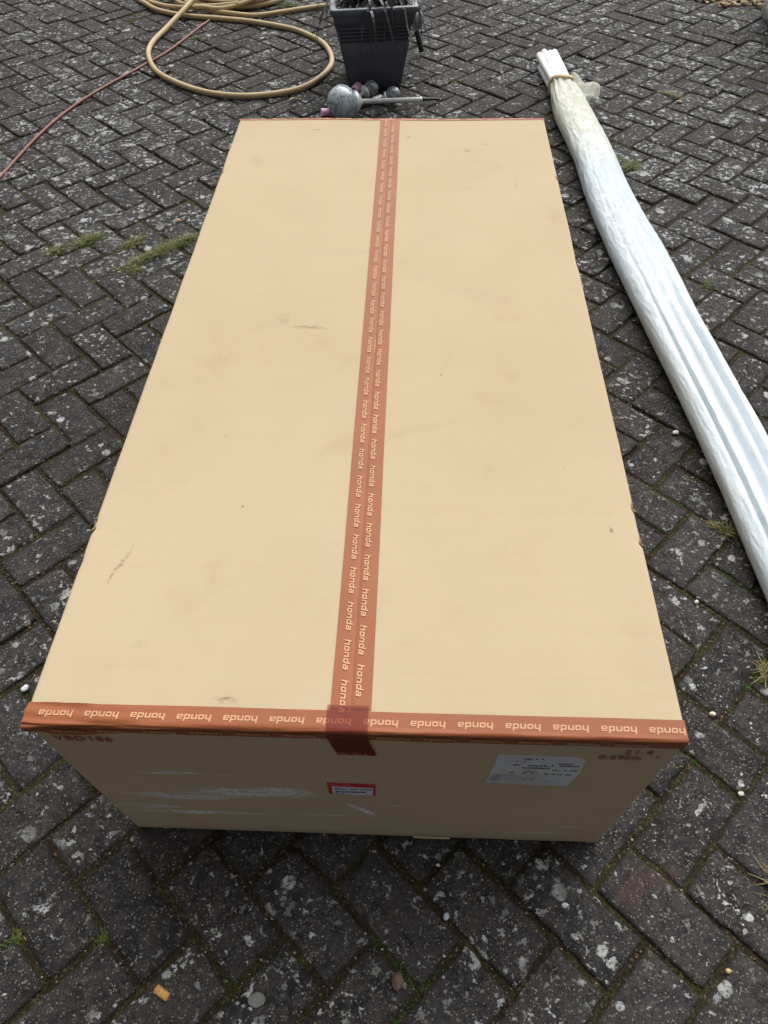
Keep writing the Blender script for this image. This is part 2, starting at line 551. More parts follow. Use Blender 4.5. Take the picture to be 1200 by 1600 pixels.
pebble(.692, .499, .0055, (.60, .60, .58), 'white pebble between the box and the wrapped pipes', .7, .6)
pebble(.664, .246, .0062, (.60, .55, .42), 'cream chip on the joint right of the box front corner', .6, .1)
pebble(.679, .096, .0058, (.52, .50, .42), 'flat cream flake at the lower right by the box', .3, .1)
pebble(.584, -.180, .0048, (.52, .38, .20), 'tiny yellow tan pebble in the joint at the lower right', .8)
pebble(-.775, 2.039, .0078, (.58, .40, .22), 'round orange tan pebble beyond the grass strip left of the box', .8)
pebble(.758, 1.014, .0090, (.50, .52, .50), 'flat pale round chip beside the middle of the wrapped pipes', .35, .3)
pebble(.030, 3.290, .0085, (.62, .62, .60), 'white pebble at the right foot of the planter', .9)
pebble(.640, 3.520, .0080, (.64, .64, .60), 'white pebble just beyond the open pipe ends', .8)
pebble(-.160, -.244, .0135, (.16, .165, .15), 'flat round grey stone disc at the bottom of the picture', .14)
pebble(1.205, 3.020, .014, (.36, .25, .18), 'flat pinkish tan stone chip by the farthest right grass strip', .35)
pebble(-.420, 3.410, .010, (.40, .33, .20), 'small tan pebble just inside the hose loop beside the planter', .6)
pebble(-.330, 3.262, .009, (.42, .34, .18), 'small yellow brown chip inside the hose loop nearest the lamps', .5)

def filter_tip():
    mb = MB()
    mb.lathe([(-.0125, .0), (-.0125, .0058), (-.0120, .0064), (0, .0066), (.0115, .0064), (.0122, .0060), (.0122, .0048), (.0090, .0030), (.0085, 0)], (0, 0, 0), (1, 0, 0), 20, False)
    for i, v in enumerate(mb.V):
        mb.V[i] = (v[0] + .0008 * ns(v[0] * 200, v[1] * 300, v[2] * 300), v[1], max(-.0050, v[2] * .80 + .0006 * ns(v[0] * 250, v[1] * 150, 3)))
    o = mb.build('cigarette_filter', simple('filter_paper', (.55, .30, .105), .8, .2, (500, .3, .0005), (230, (.40, .19, .06))))
    o.location = (-.310, -.240, .0065); o.rotation_euler = (0, 0, -.48)
    tag(o, 'short orange tan cylindrical filter scrap at the lower left of the paving', 'litter')
filter_tip()

def twig(pts, r, label, col=(.22, .19, .14)):
    mb = MB()
    p = spline(pts, 6)
    mb.tube(p, [r * (1 - .5 * i / len(p)) for i in range(len(p))], 6)
    tag(mb.build('dry_stem', simple('dry_stem', col, .8, .2)), label, 'stem', 'dry stems at the left edge')
twig([(-1.66, 2.455, .004), (-1.58, 2.449, .006), (-1.475, 2.468, .004)], .0022, 'pale dry stem lying across the reddish cable')
twig([(-1.513, 2.345, .003), (-1.500, 2.405, .006), (-1.450, 2.500, .008), (-1.44, 2.53, .006)], .0020, 'bent dry stem right of the reddish cable')
twig([(-1.538, 2.395, .003), (-1.533, 2.355, .004), (-1.536, 2.335, .003)], .0020, 'shortest dry stem below the reddish cable')
def leaf():
    mb = MB(); rows = []
    for k in range(9):
        t = k / 8; w = .0075 * math.sin(math.pi * min(1, t * .94 + .04)) ** .8
        rows.append([(t * .06 - .03, q * w, .006 + .006 * math.sin(t * 5) + .003 * abs(q)) for q in (-1, -.5, 0, .5, 1)])
    mb.grid(rows)
    mb.grid([[(p[0], p[1], p[2] - .0008) for p in reversed(r)] for r in rows])
    o = mb.build('fallen_leaf', simple('dry_leaf', (.30, .28, .17), .7, .3, None, (200, (.20, .20, .12))))
    o.location = (-.478, 3.050, 0); o.rotation_euler = (0, 0, .75)
    tag(o, 'pale dry fallen leaf outside the hose loop near the box', 'leaf')
leaf()

# ------------------------------------------------------------ the cardboard box
BW, BL, BH = .8217, 1.699, .494
box = empty('cardboard_box', (-.0025, .0034, 0), 'large long brown cardboard box sealed with printed reddish tape on the paving', 'box')

def mat_card():
    t = NT('corrugated_cardboard')
    P = t.obj()
    xyz = t.n('SeparateXYZ', {0: P})
    X, Y, Z = xyz.outputs
    base = t.mix(t.step(t.noise(P, 2.2, 4, .6), .35, .68), (.434, .345, .228), (.410, .324, .211))
    flute = t.noise(t.map(P, scale=(.8, 230, 230)), 1., 2, .6)
    base = t.mix(t.step(flute, .40, .70, 0, .14), base, (.37, .28, .175))
    fib = t.noise(t.map(P, scale=(260, 700, 700)), 1., 2, .7)
    base = t.mix(t.step(fib, .56, .78, 0, .34), base, (.34, .26, .155))
    base = t.mix(t.step(fib, .42, .28, 0, .3), base, (.52, .42, .27))
    grime = t.step(t.noise(P, 9, 6, .7), .55, .80)
    base = t.mix(t.math('MULTIPLY', grime, .28), base, (.30, .21, .13))
    # scuffs and stains: (centre x, y, half length, half width, turn, darkness)
    top = t.step(Z, .485, .49)
    wob = t.n('TexNoise', {'Vector': P, 'Scale': 55., 'Detail': 4.}).outputs['Color']
    P2 = t.n('VectorMath', {0: P, 1: t.n('VectorMath', {0: wob, 3: .016}, operation='SCALE').outputs[0]}, operation='ADD').outputs[0]
    P2 = t.map(P2, loc=(-.008, -.008, -.008))
    fleck = t.step(t.noise(t.map(P, scale=(90, 260, 1)), 1., 4, .7), .38, .62)
    for cx, cy, a, b, rz, dk in ((-.137, .795, .036, .006, -.06, .75), (-.105, .790, .012, .005, 0, .5), (-.350, .240, .046, .0028, 1.25, .65), (-.356, .225, .020, .003, 1.2, .25), (-.183, .819, .014, .022, 0, .30),
                                 (-.197, 1.629, .013, .004, -.2, 1.), (.050, 1.588, .008, .005, .5, 1.), (.200, 1.512, .014, .010, 0, .55), (.372, .318, .004, .010, .2, .8),
                                 (-.160, .037, .020, .006, 0, .7), (.245, 1.545, .008, .005, .4, .5), (-.33, 1.46, .025, .05, .2, .22), (.31, 1.35, .002, .05, -.15, .4),
                                 (-.03, 1.20, .006, .003, 0, .6), (.12, .62, .004, .003, 0, .7), (-.24, .50, .003, .003, 0, .7), (.31, .44, .003, .003, 0, .6), (-.29, .115, .014, .007, .2, .28), (.04, .51, .16, .012, .3, .12), (-.07, 1.05, .1, .02, .1, .10), (.2, .9, .09, .03, -.4, .08)):
        q = t.map(t.n('VectorMath', {0: P2, 1: (-cx, -cy, 0)}, operation='ADD').outputs[0], rot=(0, 0, -rz))
        q = t.map(q, scale=(1 / a, 1 / b, 0))
        d = t.n('VectorMath', {0: q}, operation='LENGTH').outputs['Value']
        m = t.math('MULTIPLY', t.step(d, 1.1, .35), t.math('MULTIPLY', fleck, dk))
        m = t.math('MULTIPLY', m, top)
        base = t.mix(m, base, (.155, .105, .060))
    spot = t.n('TexVoronoi', {'Vector': P, 'Scale': 16.})
    spc = t.n('SeparateColor', {0: spot.outputs['Color']})
    base = t.mix(t.math('MULTIPLY', t.step(spot.outputs['Distance'], .045, .02), t.step(spc.outputs[0], .78, .8)), base, (.20, .14, .085))
    base = t.mix(t.math('MULTIPLY', t.step(spot.outputs['Distance'], .040, .02), t.step(spc.outputs[1], .93, .94)), base, (.72, .66, .55))
    # pale scratches rubbed into the near end
    front = t.step(Y, .012, .002)
    st = t.noise(t.map(P, scale=(14, 1, 240), rot=(0, .05, 0)), 1., 5, .72, .2)
    br = t.noise(t.map(P, scale=(60, 1, 90)), 1., 4, .7)
    area = 0.
    for cx, cz, a, b, k in ((-.17, .235, .14, .035, 1.), (-.28, .205, .13, .022, .85), (-.27, .120, .16, .014, .9), (-.26, .315, .10, .010, .75), (-.115, .252, .06, .018, 1.), (-.34, .145, .08, .02, .6), (.05, .185, .03, .012, .6), (.34, .10, .035, .02, .7), (.32, .06, .06, .01, .6), (.37, .14, .02, .012, .5), (-.05, .12, .14, .012, .5), (.23, .06, .1, .01, .4)):
        q = t.map(t.n('VectorMath', {0: P, 1: (-cx, 0, -cz)}, operation='ADD').outputs[0], scale=(1 / a, 0, 1 / b))
        d = t.n('VectorMath', {0: q}, operation='LENGTH').outputs['Value']
        area = t.math('MAXIMUM', area, t.math('MULTIPLY', t.step(d, 1.15, .3), k))
    sc_ = t.math('MULTIPLY', t.step(t.math('ADD', st, t.math('MULTIPLY', area, .20)), .60, .70), t.step(area, .05, .5))
    sc_ = t.math('MULTIPLY', sc_, t.step(br, .34, .58))
    # one broad slanting graze
    q = t.map(t.n('VectorMath', {0: P, 1: (.0, 0, -.160)}, operation='ADD').outputs[0], scale=(1 / .034, 0, 1 / .012), rot=(0, 0, 0))
    q = t.n('VectorMath', {0: t.map(t.n('VectorMath', {0: P, 1: (.0, 0, -.160)}, operation='ADD').outputs[0], rot=(0, -.95, 0)), 1: (1 / .040, 0, 1 / .0075)}, operation='MULTIPLY').outputs[0]
    d = t.n('VectorMath', {0: q}, operation='LENGTH').outputs['Value']
    gz = t.math('MULTIPLY', t.step(d, 1.1, .6), t.step(t.noise(t.map(P, scale=(40, 1, 60)), 1., 4, .7), .36, .56))
    sc_ = t.math('MAXIMUM', sc_, gz)
    base = t.mix(t.math('MULTIPLY', t.math('MULTIPLY', sc_, front), .95), base, (.60, .63, .66))
    # card colour gets darker towards the foot
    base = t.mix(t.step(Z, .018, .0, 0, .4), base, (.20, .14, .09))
    h = t.math('ADD', t.math('MULTIPLY', flute, 1.0), t.math('MULTIPLY', fib, .35))
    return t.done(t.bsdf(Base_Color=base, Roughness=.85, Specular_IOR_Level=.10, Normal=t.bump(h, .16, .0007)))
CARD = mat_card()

RB = .0045
def ring(inset, r=.006, step=.008):
    hw = BW / 2 - inset; L0 = inset; L1 = BL - inset
    r = max(.0005, r - inset * .5)
    P = []
    def side(p, q):
        k = max(1, int(math.hypot(q[0] - p[0], q[1] - p[1]) / step))
        for m in range(k): P.append((p[0] + (q[0] - p[0]) * m / k, p[1] + (q[1] - p[1]) * m / k))
    def corner(cx, cy, a0):
        for m in range(4):
            a = a0 + math.pi / 2 * m / 4; P.append((cx + r * math.cos(a), cy + r * math.sin(a)))
    side((-hw + r, L0), (hw - r, L0)); corner(hw - r, L0 + r, -math.pi / 2)
    side((hw, L0 + r), (hw, L1 - r)); corner(hw - r, L1 - r, 0)
    side((hw - r, L1), (-hw + r, L1)); corner(-hw + r, L1 - r, math.pi / 2)
    side((-hw, L1 - r), (-hw, L0 + r)); corner(-hw + r, L0 + r, math.pi)
    return P
BASE_RING = ring(0)
DENTS = ((-1, .302, .005, .0032, .002), (-1, .318, .003, .002, .002), (1, .364, .006, .0024, .002), (1, .297, .005, .0028, .002), (-1, 1.404, .006, .003, .002), (1, 1.378, .007, .003, .002), (-1, .245, .010, .001, .001), (1, .33, .03, .0012, .001), (1, 1.02, .02, .001, .001))
def card_warp(x, y, z):
    """gentle bulges plus the dents where straps bit into the long top edges"""
    ex = BW / 2 - abs(x)
    s = 1 if x > 0 else -1
    dz = 0.; dx = 0.
    for sd, cy, w, di, dd in DENTS:
        if sd != s: continue
        f = math.exp(-((y - cy) / w) ** 2) * math.exp(-((BH - z) / .018) ** 2)
        g = f * math.exp(-(ex / .010) ** 2)
        dx -= s * di * f * math.exp(-(ex / .03) ** 2); dz -= dd * g
    if ex < .02:
        dx += s * .0012 * ns(y * 9, s * 5, z * 6) * sstep(0, .2, y) * sstep(BL, BL - .2, y)
    bl = min(1, max(0, ex) / .12)
    if z > BH - .003: dz += (.0034 * ns(x * 3, y * 2.2, 1) + .0012 * ns(x * 9, y * 7, 4)) * bl
    dy = 0.
    if y < .01:
        dy = (.003 * ns(x * 3, 2, z * 5) * sstep(0, .08, BH - z) * sstep(0, .06, z) * sstep(0, .05, ex))
        if z < .03: dz += .0016 * ns(x * 16, 8, 1) + .0010
    return (x + dx, y + dy, z + dz)

def carton():
    V, F = [], []
    n = len(BASE_RING)
    cy = BL / 2
    levels = []
    for z, ins in ((.0008, .005), (.0020, .0018), (.006, 0)): levels.append((z, ins))
    for k in range(1, 16): levels.append((.006 + (BH - .03 - .006) * k / 16, 0))
    for k in range(0, 7): levels.append((BH - .03 + (.03 - RB) * k / 6, 0))
    for k in range(1, 5):
        a = math.pi / 2 * k / 4
        levels.append((BH - RB + RB * math.sin(a), RB * (1 - math.cos(a))))
    for ins in (.010, .020, .035, .06, .10, .15, .21, .28, .34, .39, .408): levels.append((BH, ins))
    for z, ins in levels:
        hw = BW / 2 - ins
        for x, y in BASE_RING:
            fx = x * (hw / (BW / 2))
            fy = cy + (y - cy) * ((BL / 2 - ins) / (BL / 2))
            V.append(card_warp(fx, fy, z))
    for i in range(len(levels) - 1):
        for j in range(n):
            k = (j + 1) % n
            F.append((i * n + j, i * n + k, (i + 1) * n + k, (i + 1) * n + j))
    F.append(tuple(reversed(range(n))))
    e = (len(levels) - 1) * n
    F.append(tuple(e + j for j in range(n)))
    o = mesh('carton', V, F, CARD, box)
    # torn card fringes where the dents are and flap ends at the foot
    for sd, cy_, w in ((-1, .308, .014), (1, .362, .014), (1, .297, .011), (-1, 1.404, .010), (1, 1.378, .012)):
        mb = MB(); rows = []
        for k in range(11):
            t = k / 10; y = cy_ + (t - .5) * w * 1.3
            d = .0030 * math.sin(math.pi * t)
            x0 = sd * (BW / 2 - .001 - d * .9)
            rows.append([(x0, y, BH - d * .75 + .0006), (x0 + sd * .0012, y, BH - d * .5 + .0012 + .0012 * random.random()), (x0 + sd * .0022, y, BH - d * .8 - .003)])
        mb.grid(rows)
        mb.build('torn_edge', simple('torn_card', (.34, .235, .13), .9, .1, None, (300, (.20, .135, .075))), box)
carton()
def flap_end(x0, x1, h):
    mb = MB(); rows = []
    for k in range(25):
        t = k / 24; x = x0 + (x1 - x0) * t
        e = h * math.sin(math.pi * t) ** .5
        rows.append([(x, .004, .0022), (x, -.0012 - e, .0020 + .0010 * random.random()), (x, -.0012 - e, .0006), (x, .004, .0004)])
    mb.grid(rows)
    mb.build('bottom_flap', simple('flap_card', (.50, .37, .22), .85, .2, None, (300, (.40, .29, .17))), box)
flap_end(.085, .150, .0006)

# printed tape ---------------------------------------------------------------
def mat_tape(name, col, alpha=None, rough=.50):
    t = NT(name); P = t.obj()
    c = t.mix(t.step(t.noise(P, 5, 4, .6), .35, .65), col, tuple(q * .88 for q in col))
    fib = t.noise(t.map(P, scale=(500, 500, 500)), 1., 2)
    c = t.mix(t.step(fib, .5, .75, 0, .2), c, tuple(q * 1.25 for q in col))
    b = t.bsdf(Base_Color=c, Roughness=rough, Specular_IOR_Level=.22, Normal=t.bump(t.noise(t.map(P, scale=(90, 40, 90)), 1., 5, .65, 1.), .30, .0009))
    if alpha is not None:
        tr = t.n('BsdfTransparent', {'Color': (.80, .52, .42)}).outputs[0]
        b = t.n('MixShader', {0: alpha, 1: tr, 2: b}).outputs[0]
    return t.done(b)
TAPE = mat_tape('printed_tape', (.258, .083, .033))
TAPE_OVER = mat_tape('tape_overlap', (.20, .085, .080), .24, .3)
INK = mat_tape('tape_lettering', (.52, .29, .155))
RED = simple('red_stamp_ink', (.25, .075, .055), .8, .2, None, (300, (.26, .09, .05)))

T_ = .205
def glyphs():
    t, w = T_, .80
    g = {}
    g['h'] = [[(0, 0), (0, 1), (t, 1), (t, .70), (w - .12, .70), (w, .58), (w, 0), (w - t, 0), (w - t, .51), (t, .51), (t, 0)]]
    g['n'] = [[(0, 0), (0, .70), (w - .12, .70), (w, .58), (w, 0), (w - t, 0), (w - t, .51), (t, .51), (t, 0)]]
    g['o'] = [[(.12, 0), (0, .12), (0, .58), (.12, .70), (w - .12, .70), (w, .58), (w, .12), (w - .12, 0)], [(t, .19), (w - t, .19), (w - t, .51), (t, .51)]]
    g['d'] = [[(.12, 0), (0, .12), (0, .58), (.12, .70), (w - t, .70), (w - t, 1), (w, 1), (w, 0)], [(t, .19), (w - t, .19), (w - t, .51), (t, .51)]]
    g['a'] = [[(.12, 0), (0, .10), (0, .34), (.10, .44), (w - t, .44), (w - t, .53), (.07, .53), (.07, .70), (w - .12, .70), (w, .58), (w, 0)], [(t, .15), (w - t, .15), (w - t, .29), (t, .29)]]
    return g
GLY = glyphs()
def word_mesh(mb, word, origin, ex, ey, h, shear=.22, surf=None):
    """adds block letters; origin at the baseline start, ex reading direction, ey up"""
    origin, ex, ey = Vector(origin), Vector(ex), Vector(ey)
    x0 = 0
    for ch in word:
        loops = GLY[ch]
        flat = [p for l in loops for p in l]
        tris = tessellate_polygon([[Vector((p[0], p[1], 0)) for p in l] for l in loops])
        V = []
        for p in flat:
            q = origin + ex * ((x0 + p[0] + shear * p[1]) * h) + ey * (p[1] * h)
            if surf: q = surf(q)
            V.append(q)
        nrm = ex.cross(ey)
        F = []
        for a, b, c in tris:
            fn = (V[b] - V[a]).cross(V[c] - V[a])
            F.append((a, b, c) if fn.dot(nrm) > 0 else (a, c, b))
        mb.add(V, F)
        x0 += .955
def text_mesh(body, size, name, mat, parent, loc, rot, sx=1., spacing=1., bold=0., align='LEFT'):
    cu = bpy.data.curves.new(name, 'FONT')
    cu.body = body; cu.size = size; cu.space_character = spacing; cu.offset = bold; cu.align_x = align
    cu.resolution_u = 3
    tmp = bpy.data.objects.new('tmp', cu); COL.objects.link(tmp)
    dg = bpy.context.evaluated_depsgraph_get(); dg.update()
    me = bpy.data.meshes.new_from_object(tmp.evaluated_get(dg))
    bpy.data.objects.remove(tmp); bpy.data.curves.remove(cu)
    o = link(name, me, mat, parent, False)
    o.location = loc; o.rotation_euler = rot; o.scale = (sx, 1, 1)
    return o

def top_z(x, y): return card_warp(x, y, BH)[2]
# long tape down the middle
XL, XR, SEAM = -.0265, .0250, -.0015
def tape_edge(y): return .0012 * ns(0, y * 2.1, 3) - .002 * (y - .8) * 0
def seam_tape():
    mb = MB(); rows = []
    xs = [XL, XL + .006, -.012, -.0055, SEAM - .0018, SEAM, SEAM + .0018, .004, .012, XR - .006, XR]
    y = .030
    ys = list(np.linspace(.0285, BL - .006, 150))
    for y in ys:
        r = []
        for x in xs:
            xx = x + tape_edge(y)
            dip = -.0009 * math.exp(-((x - SEAM) / .0016) ** 2) + .0001 * math.exp(-((abs(x - SEAM) - .004) / .0025) ** 2)
            r.append((xx, y, top_z(xx, y) + .0011 + dip + .0003 * ns(x * 60, y * 25, 2)))
        rows.append(r)
    # over the far edge
    for a in (30, 60, 90):
        q = RAD(a)
        rows.append([(x + tape_edge(BL), BL - .006 + .0068 * math.sin(q), BH - .0055 + .0066 * math.cos(q)) for x in xs])
    rows.append([(x + tape_edge(BL), BL + .0010, BH - .05) for x in xs])
    mb.grid([list(r) for r in rows])
    tp = mb.build('seam_tape', TAPE, box)
    tm = MB()
    for row, (bx, y0) in enumerate(((-.0150, .068), (.0042, .090))):
        for k in range(40):
            y = y0 + k * .0580
            if y > BL - .004 or y < .066: continue
            def sf(q): return Vector((q.x + tape_edge(q.y), q.y, top_z(q.x, q.y) + .00205 + .0003 * ns(q.x * 60, q.y * 25, 2)))
            word_mesh(tm, 'honda', (bx, y, BH), (0, -1, 0), (1, 0, 0), .0094, .22, sf)
    tm.build('lettering', INK, tp, False)
    return tp
seam = seam_tape()

# tape round the near and the far top edge
def edge_tape(near=True):
    mb = MB(); rows = []
    nx = 260
    top_w = .027 if near else .0125
    drop = .0225 if near else .036
    prof = []                      # (dist from edge plane inwards, z, kind)
    for k in range(7): prof.append((top_w + (RB - top_w) * k / 6, BH + .0006, 0))
    for k in range(1, 6):
        a = math.pi / 2 * k / 6
        prof.append((RB - (RB + .0006) * math.sin(a), BH - RB + (RB + .0006) * math.cos(a), 1))
    for k in range(0, 8): prof.append((-.0006, BH - RB - (drop - RB) * k / 7, 2))
    for i in range(nx + 1):
        x = -BW / 2 - .0004 + (BW + .0008) * i / nx
        left = sstep(-.20, -.40, x)
        row = []
        for q, (d, z, kd) in enumerate(prof):
            yy = d
            zz = z + (card_warp(x, d if near else BL - d, BH)[2] - BH if kd == 0 else 0)
            w = 0.
            if near:
                s_ = q / len(prof)
                # creases run along the fold, worst at the left corner
                cr = abs(ns(x * 9 + 4 * s_, s_ * 9, 1.3)) + .5 * abs(ns(x * 22, s_ * 22, 5))
                amp = (.0036 * left * (1 if kd else .6) + .0008 * (kd == 1) + .0006 * (kd == 2))
                w = amp * (cr * 2.2 - .2)
                w += (.0030 * sstep(.10, .0, abs(x - .02 * 0 - .075)) * (kd == 1) * (.5 + ns(x * 14, 2, 1)))
            w = max(w, 0)
            if kd == 2: yy -= w
            elif kd == 1: yy -= w * .7; zz += w * .7
            else: zz += w
            if kd == 0 and q == 0: yy += .0006 * ns(x * 8, 3, 1)
            if kd == 2 and q == len(prof) - 1: zz += .0010 * ns(x * 11, 7, 1)
            row.append((x, yy if near else BL - yy, zz))
        rows.append(row)
    if near: rows = [list(reversed(r)) for r in rows]
    mb.grid(rows)
    # side returns at the two corners
    for s in (-1, 1):
        rr = []
        for j in range(6):
            yy = .0 + .014 * j / 5
            rr.append([(s * (BW / 2 + .0005), (yy if near else BL - yy), BH - .004 - (drop - .006) * k / 5 * (1 - .25 * j / 5)) for k in range(6)])
        if (s < 0) == near: rr = [list(reversed(r)) for r in rr]
        mb.grid(rr)
    tp = mb.build('edge_tape', TAPE, box)
    tm = MB()
    for k in range(-9, 10):
        if near:
            x = .0010 + k * .0584
            if not -.37 < x < .44: continue
            fl = sstep(-.2, -.4, x - .02)
            def s1(q):
                z0 = top_z(q.x, q.y) + .0010
                c = abs(ns(q.x * 9 + 4 * .2, .2 * 9, 1.3)) + .5 * abs(ns(q.x * 22, .2 * 22, 5))
                return Vector((min(q.x, BW / 2 - .0005), q.y, z0 + max(0, .0036 * sstep(-.20, -.40, q.x) * .6 * (c * 2.2 - .2)) + .0006 * sstep(-.2, -.4, q.x)))
            word_mesh(tm, 'honda', (x, .0168, BH), (-1, 0, 0), (0, -1, 0), .0093, .10, s1)
            if x < .39:
                def s2(q): return Vector((q.x, q.y, q.z))
                word_mesh(tm, 'honda', (x + .014, -.0026 - .003 * fl, BH - .0075), (-1, 0, 0), (0, 0, -1), .0088, .10, s2)
        else:
            x = -.38 + (k + 9) * .0584
            if x > .36: continue
            def s3(q): return Vector((q.x, q.y, top_z(q.x, q.y) + .0012))
            word_mesh(tm, 'honda', (x, BL - .0110, BH), (1, 0, 0), (0, 1, 0), .0085, .10, s3)
    tm.build('lettering', INK, tp, False)
edge_tape(True)
edge_tape(False)

def tape_end():
    """the end of the long tape folded over the near edge and stuck down the front"""
    mb = MB(); rows = []
    path = [(.0335 - .0285 * k / 8, BH + .0030, 0) for k in range(9)]
    for k in range(1, 6):
        a = math.pi / 2 * k / 6
        path.append((.004 - .0075 * math.sin(a), BH - .0050 + .0080 * math.cos(a), 0))
    for k in range(9): path.append((-.0035, BH - .006 - .0705 * k / 8, k / 8))
    for y, z, f in path:
        r = []
        for k in range(13):
            u = k / 12
            x = XL - .0035 + (XR - XL + .0005) * u + .010 * f * f ** .3
            w = .0006 * abs(ns(u * 7, y * 90 + z * 60, 2)) + .0008 * abs(ns(u * 16, z * 50 + y * 30, 6))
            jag = .0012 * ns(u * 30, 1, 1) if f == 1 else 0
            r.append((x, y - (w if z < BH - .006 else 0) + (.0018 * sstep(.2, 1, f)), z + (w if z > BH - .006 else 0) + jag))
        rows.append(list(reversed(r)))
    mb.grid(rows)
    mb.build('tape_end', TAPE_OVER, seam)
    # continuous tape under the doubled piece, down the front
    mb = MB(); rows = []
    for y, z, f in path[12:]:
        rows.append([(XL - .0020 + (XR - XL - .002) * (1 - k / 8) + .009 * f * f ** .3, y + .0014, z - .0008 + (.002 if f == 1 else 0)) for k in range(9)])
    mb.grid(rows)
    mb.build('tape_tail', TAPE, seam)
tape_end()

# stickers and stamped print ---------------------------------------------------
PAPER = simple('sticker_paper', (.50, .52, .54), .6, .3, (90, .15, .0008), (12, (.44, .46, .47)))
PRINT = simple('printed_black', (.035, .035, .045), .6, .3)
PRINT_GREY = simple('printed_grey', (.20, .21, .23), .6, .3)
REDP = simple('printed_red', (.42, .022, .028), .45, .4)
def FY(x, z): return card_warp(x, 0, z)[1]
def plate(name, outline, mat, parent, lift, warp=0.):
    """thin paper on the front face, outline in (x, z), finely cut so it follows the card"""
    n = len(outline); cx = sum(p[0] for p in outline) / n; cz = sum(p[1] for p in outline) / n
    dense = []
    for i in range(n):
        a, b = outline[i], outline[(i + 1) % n]
        for k in range(8): dense.append((a[0] + (b[0] - a[0]) * k / 8, a[1] + (b[1] - a[1]) * k / 8))
    rows = []
    for s in (1, .97, .8, .6, .4, .2, .02):
        rows.append([(cx + (x - cx) * s, FY(cx + (x - cx) * s, cz + (z - cz) * s) - lift - warp * abs(ns(x * 40 * s, z * 40 * s, 3)), cz + (z - cz) * s) for x, z in dense])
    back = [(x, FY(x, z) - .0001, z) for x, z in dense]
    mb = MB(); mb.grid([back] + rows, True)
    mb.F.append(tuple(len(mb.V) - len(dense) + k for k in range(len(dense))))
    return mb.build(name, mat, parent, False)
def bars(mb, x0, x1, z, h, dens=.6, lift=.0012):
    x = x0
    while x < x1:
        w = random.uniform(.0012, .0030)
        if random.random() < dens:
            hh = h * random.uniform(.7, 1)
            y = FY(x, z) - lift
            mb.add([(x, y, z), (min(x + w, x1), y, z), (min(x + w, x1), y, z + hh), (x, y, z + hh)], [(0, 1, 2, 3)])
        x += w + random.uniform(.0006, .0014)
lab = plate('shipping_label', [(.188, .431), (.292, .429), (.303, .420), (.304, .372), (.298, .318), (.290, .312), (.183, .321)], PAPER, box, .0008, .0006)
mb = MB()
for z, x0, x1, h, d in ((.4195, .222, .250, .004, .8), (.4165, .222, .236, .003, .5), (.4100, .213, .232, .003, .6), (.404, .270, .292, .0045, .85), (.396, .262, .300, .005, .8), (.395, .209, .222, .005, .8), (.394, .232, .258, .0055, .95),
                       (.3845, .224, .262, .006, .95), (.379, .266, .300, .005, .6), (.372, .226, .246, .003, .9), (.364, .211, .250, .005, .7), (.362, .250, .297, .005, .55)):
    bars(mb, x0, x1, z, h, d)
mb.build('label_print', PRINT, lab, False)
mb = MB()
for z, x0, x1, h, d in ((.352, .198, .224, .0028, .8), (.346, .198, .250, .0028, .75), (.340, .198, .246, .0028, .8), (.333, .197, .225, .0028, .8), (.336, .232, .248, .004, .9), (.333, .262, .272, .0012, 1)):
    bars(mb, x0, x1, z, h, d)
mb.build('small_print', PRINT_GREY, lab, False)
plate('grey_block', [(.189, .358), (.201, .358), (.199, .330), (.186, .330)], simple('printed_half_tone', (.36, .38, .40), .6, .3, None, (400, (.22, .23, .25))), lab, .0013)
plate('fold_window', [(.201, .366), (.262, .362), (.262, .318), (.197, .322)], simple('label_pouch', (.45, .46, .45), .45, .4), lab, .0010, .0003)

lab2 = plate('parts_label', [(-.0445, .297), (.0265, .294), (.0245, .240), (-.0445, .2455)], REDP, box, .0008)
plate('white_panel', [(-.0385, .281), (.0225, .2785), (.0210, .2425), (-.0385, .2475)], simple('label_white', (.52, .54, .60), .5, .4), lab2, .0011)
mb = MB()
x = -.034
for grp in (5, 3, 5):
    for k in range(grp):
        bars(mb, x, x + .0026, .2695, .0055, 1, .0015); x += .0038
    x += .0036
bars(mb, -.034, .016, .2555, .0075, .85, .0015); bars(mb, -.034, -.022, .2505, .004, .7, .0015)
mb.build('label_print', PRINT, lab2, False)
mb = MB()
bars(mb, -.041, -.012, .2880, .0038, .9, .0012)
mb.build('header_print', simple('printed_pink', (.60, .25, .26), .5, .3), lab2, False)
FR = (math.pi / 2, 0, 0)
text_mesh('VBD186', .0225, 'stamped_code', RED, box, (-.388, -.0016, .4405), FR, .90, 1.15, .0003)
text_mesh('21.4', .0205, 'stamped_weight', RED, box, (.3440, -.0016, .4490), FR, .86, 1.2, .0003)
sv = text_mesh('0.696m', .0205, 'stamped_volume', RED, box, (.3160, -.0016, .4290), FR, .80, 1.12, .0003)
text_mesh('3', .0105, 'stamped_exponent', RED, sv, (.0875, .0090, 0), (0, 0, 0), 1., 1., .0002)

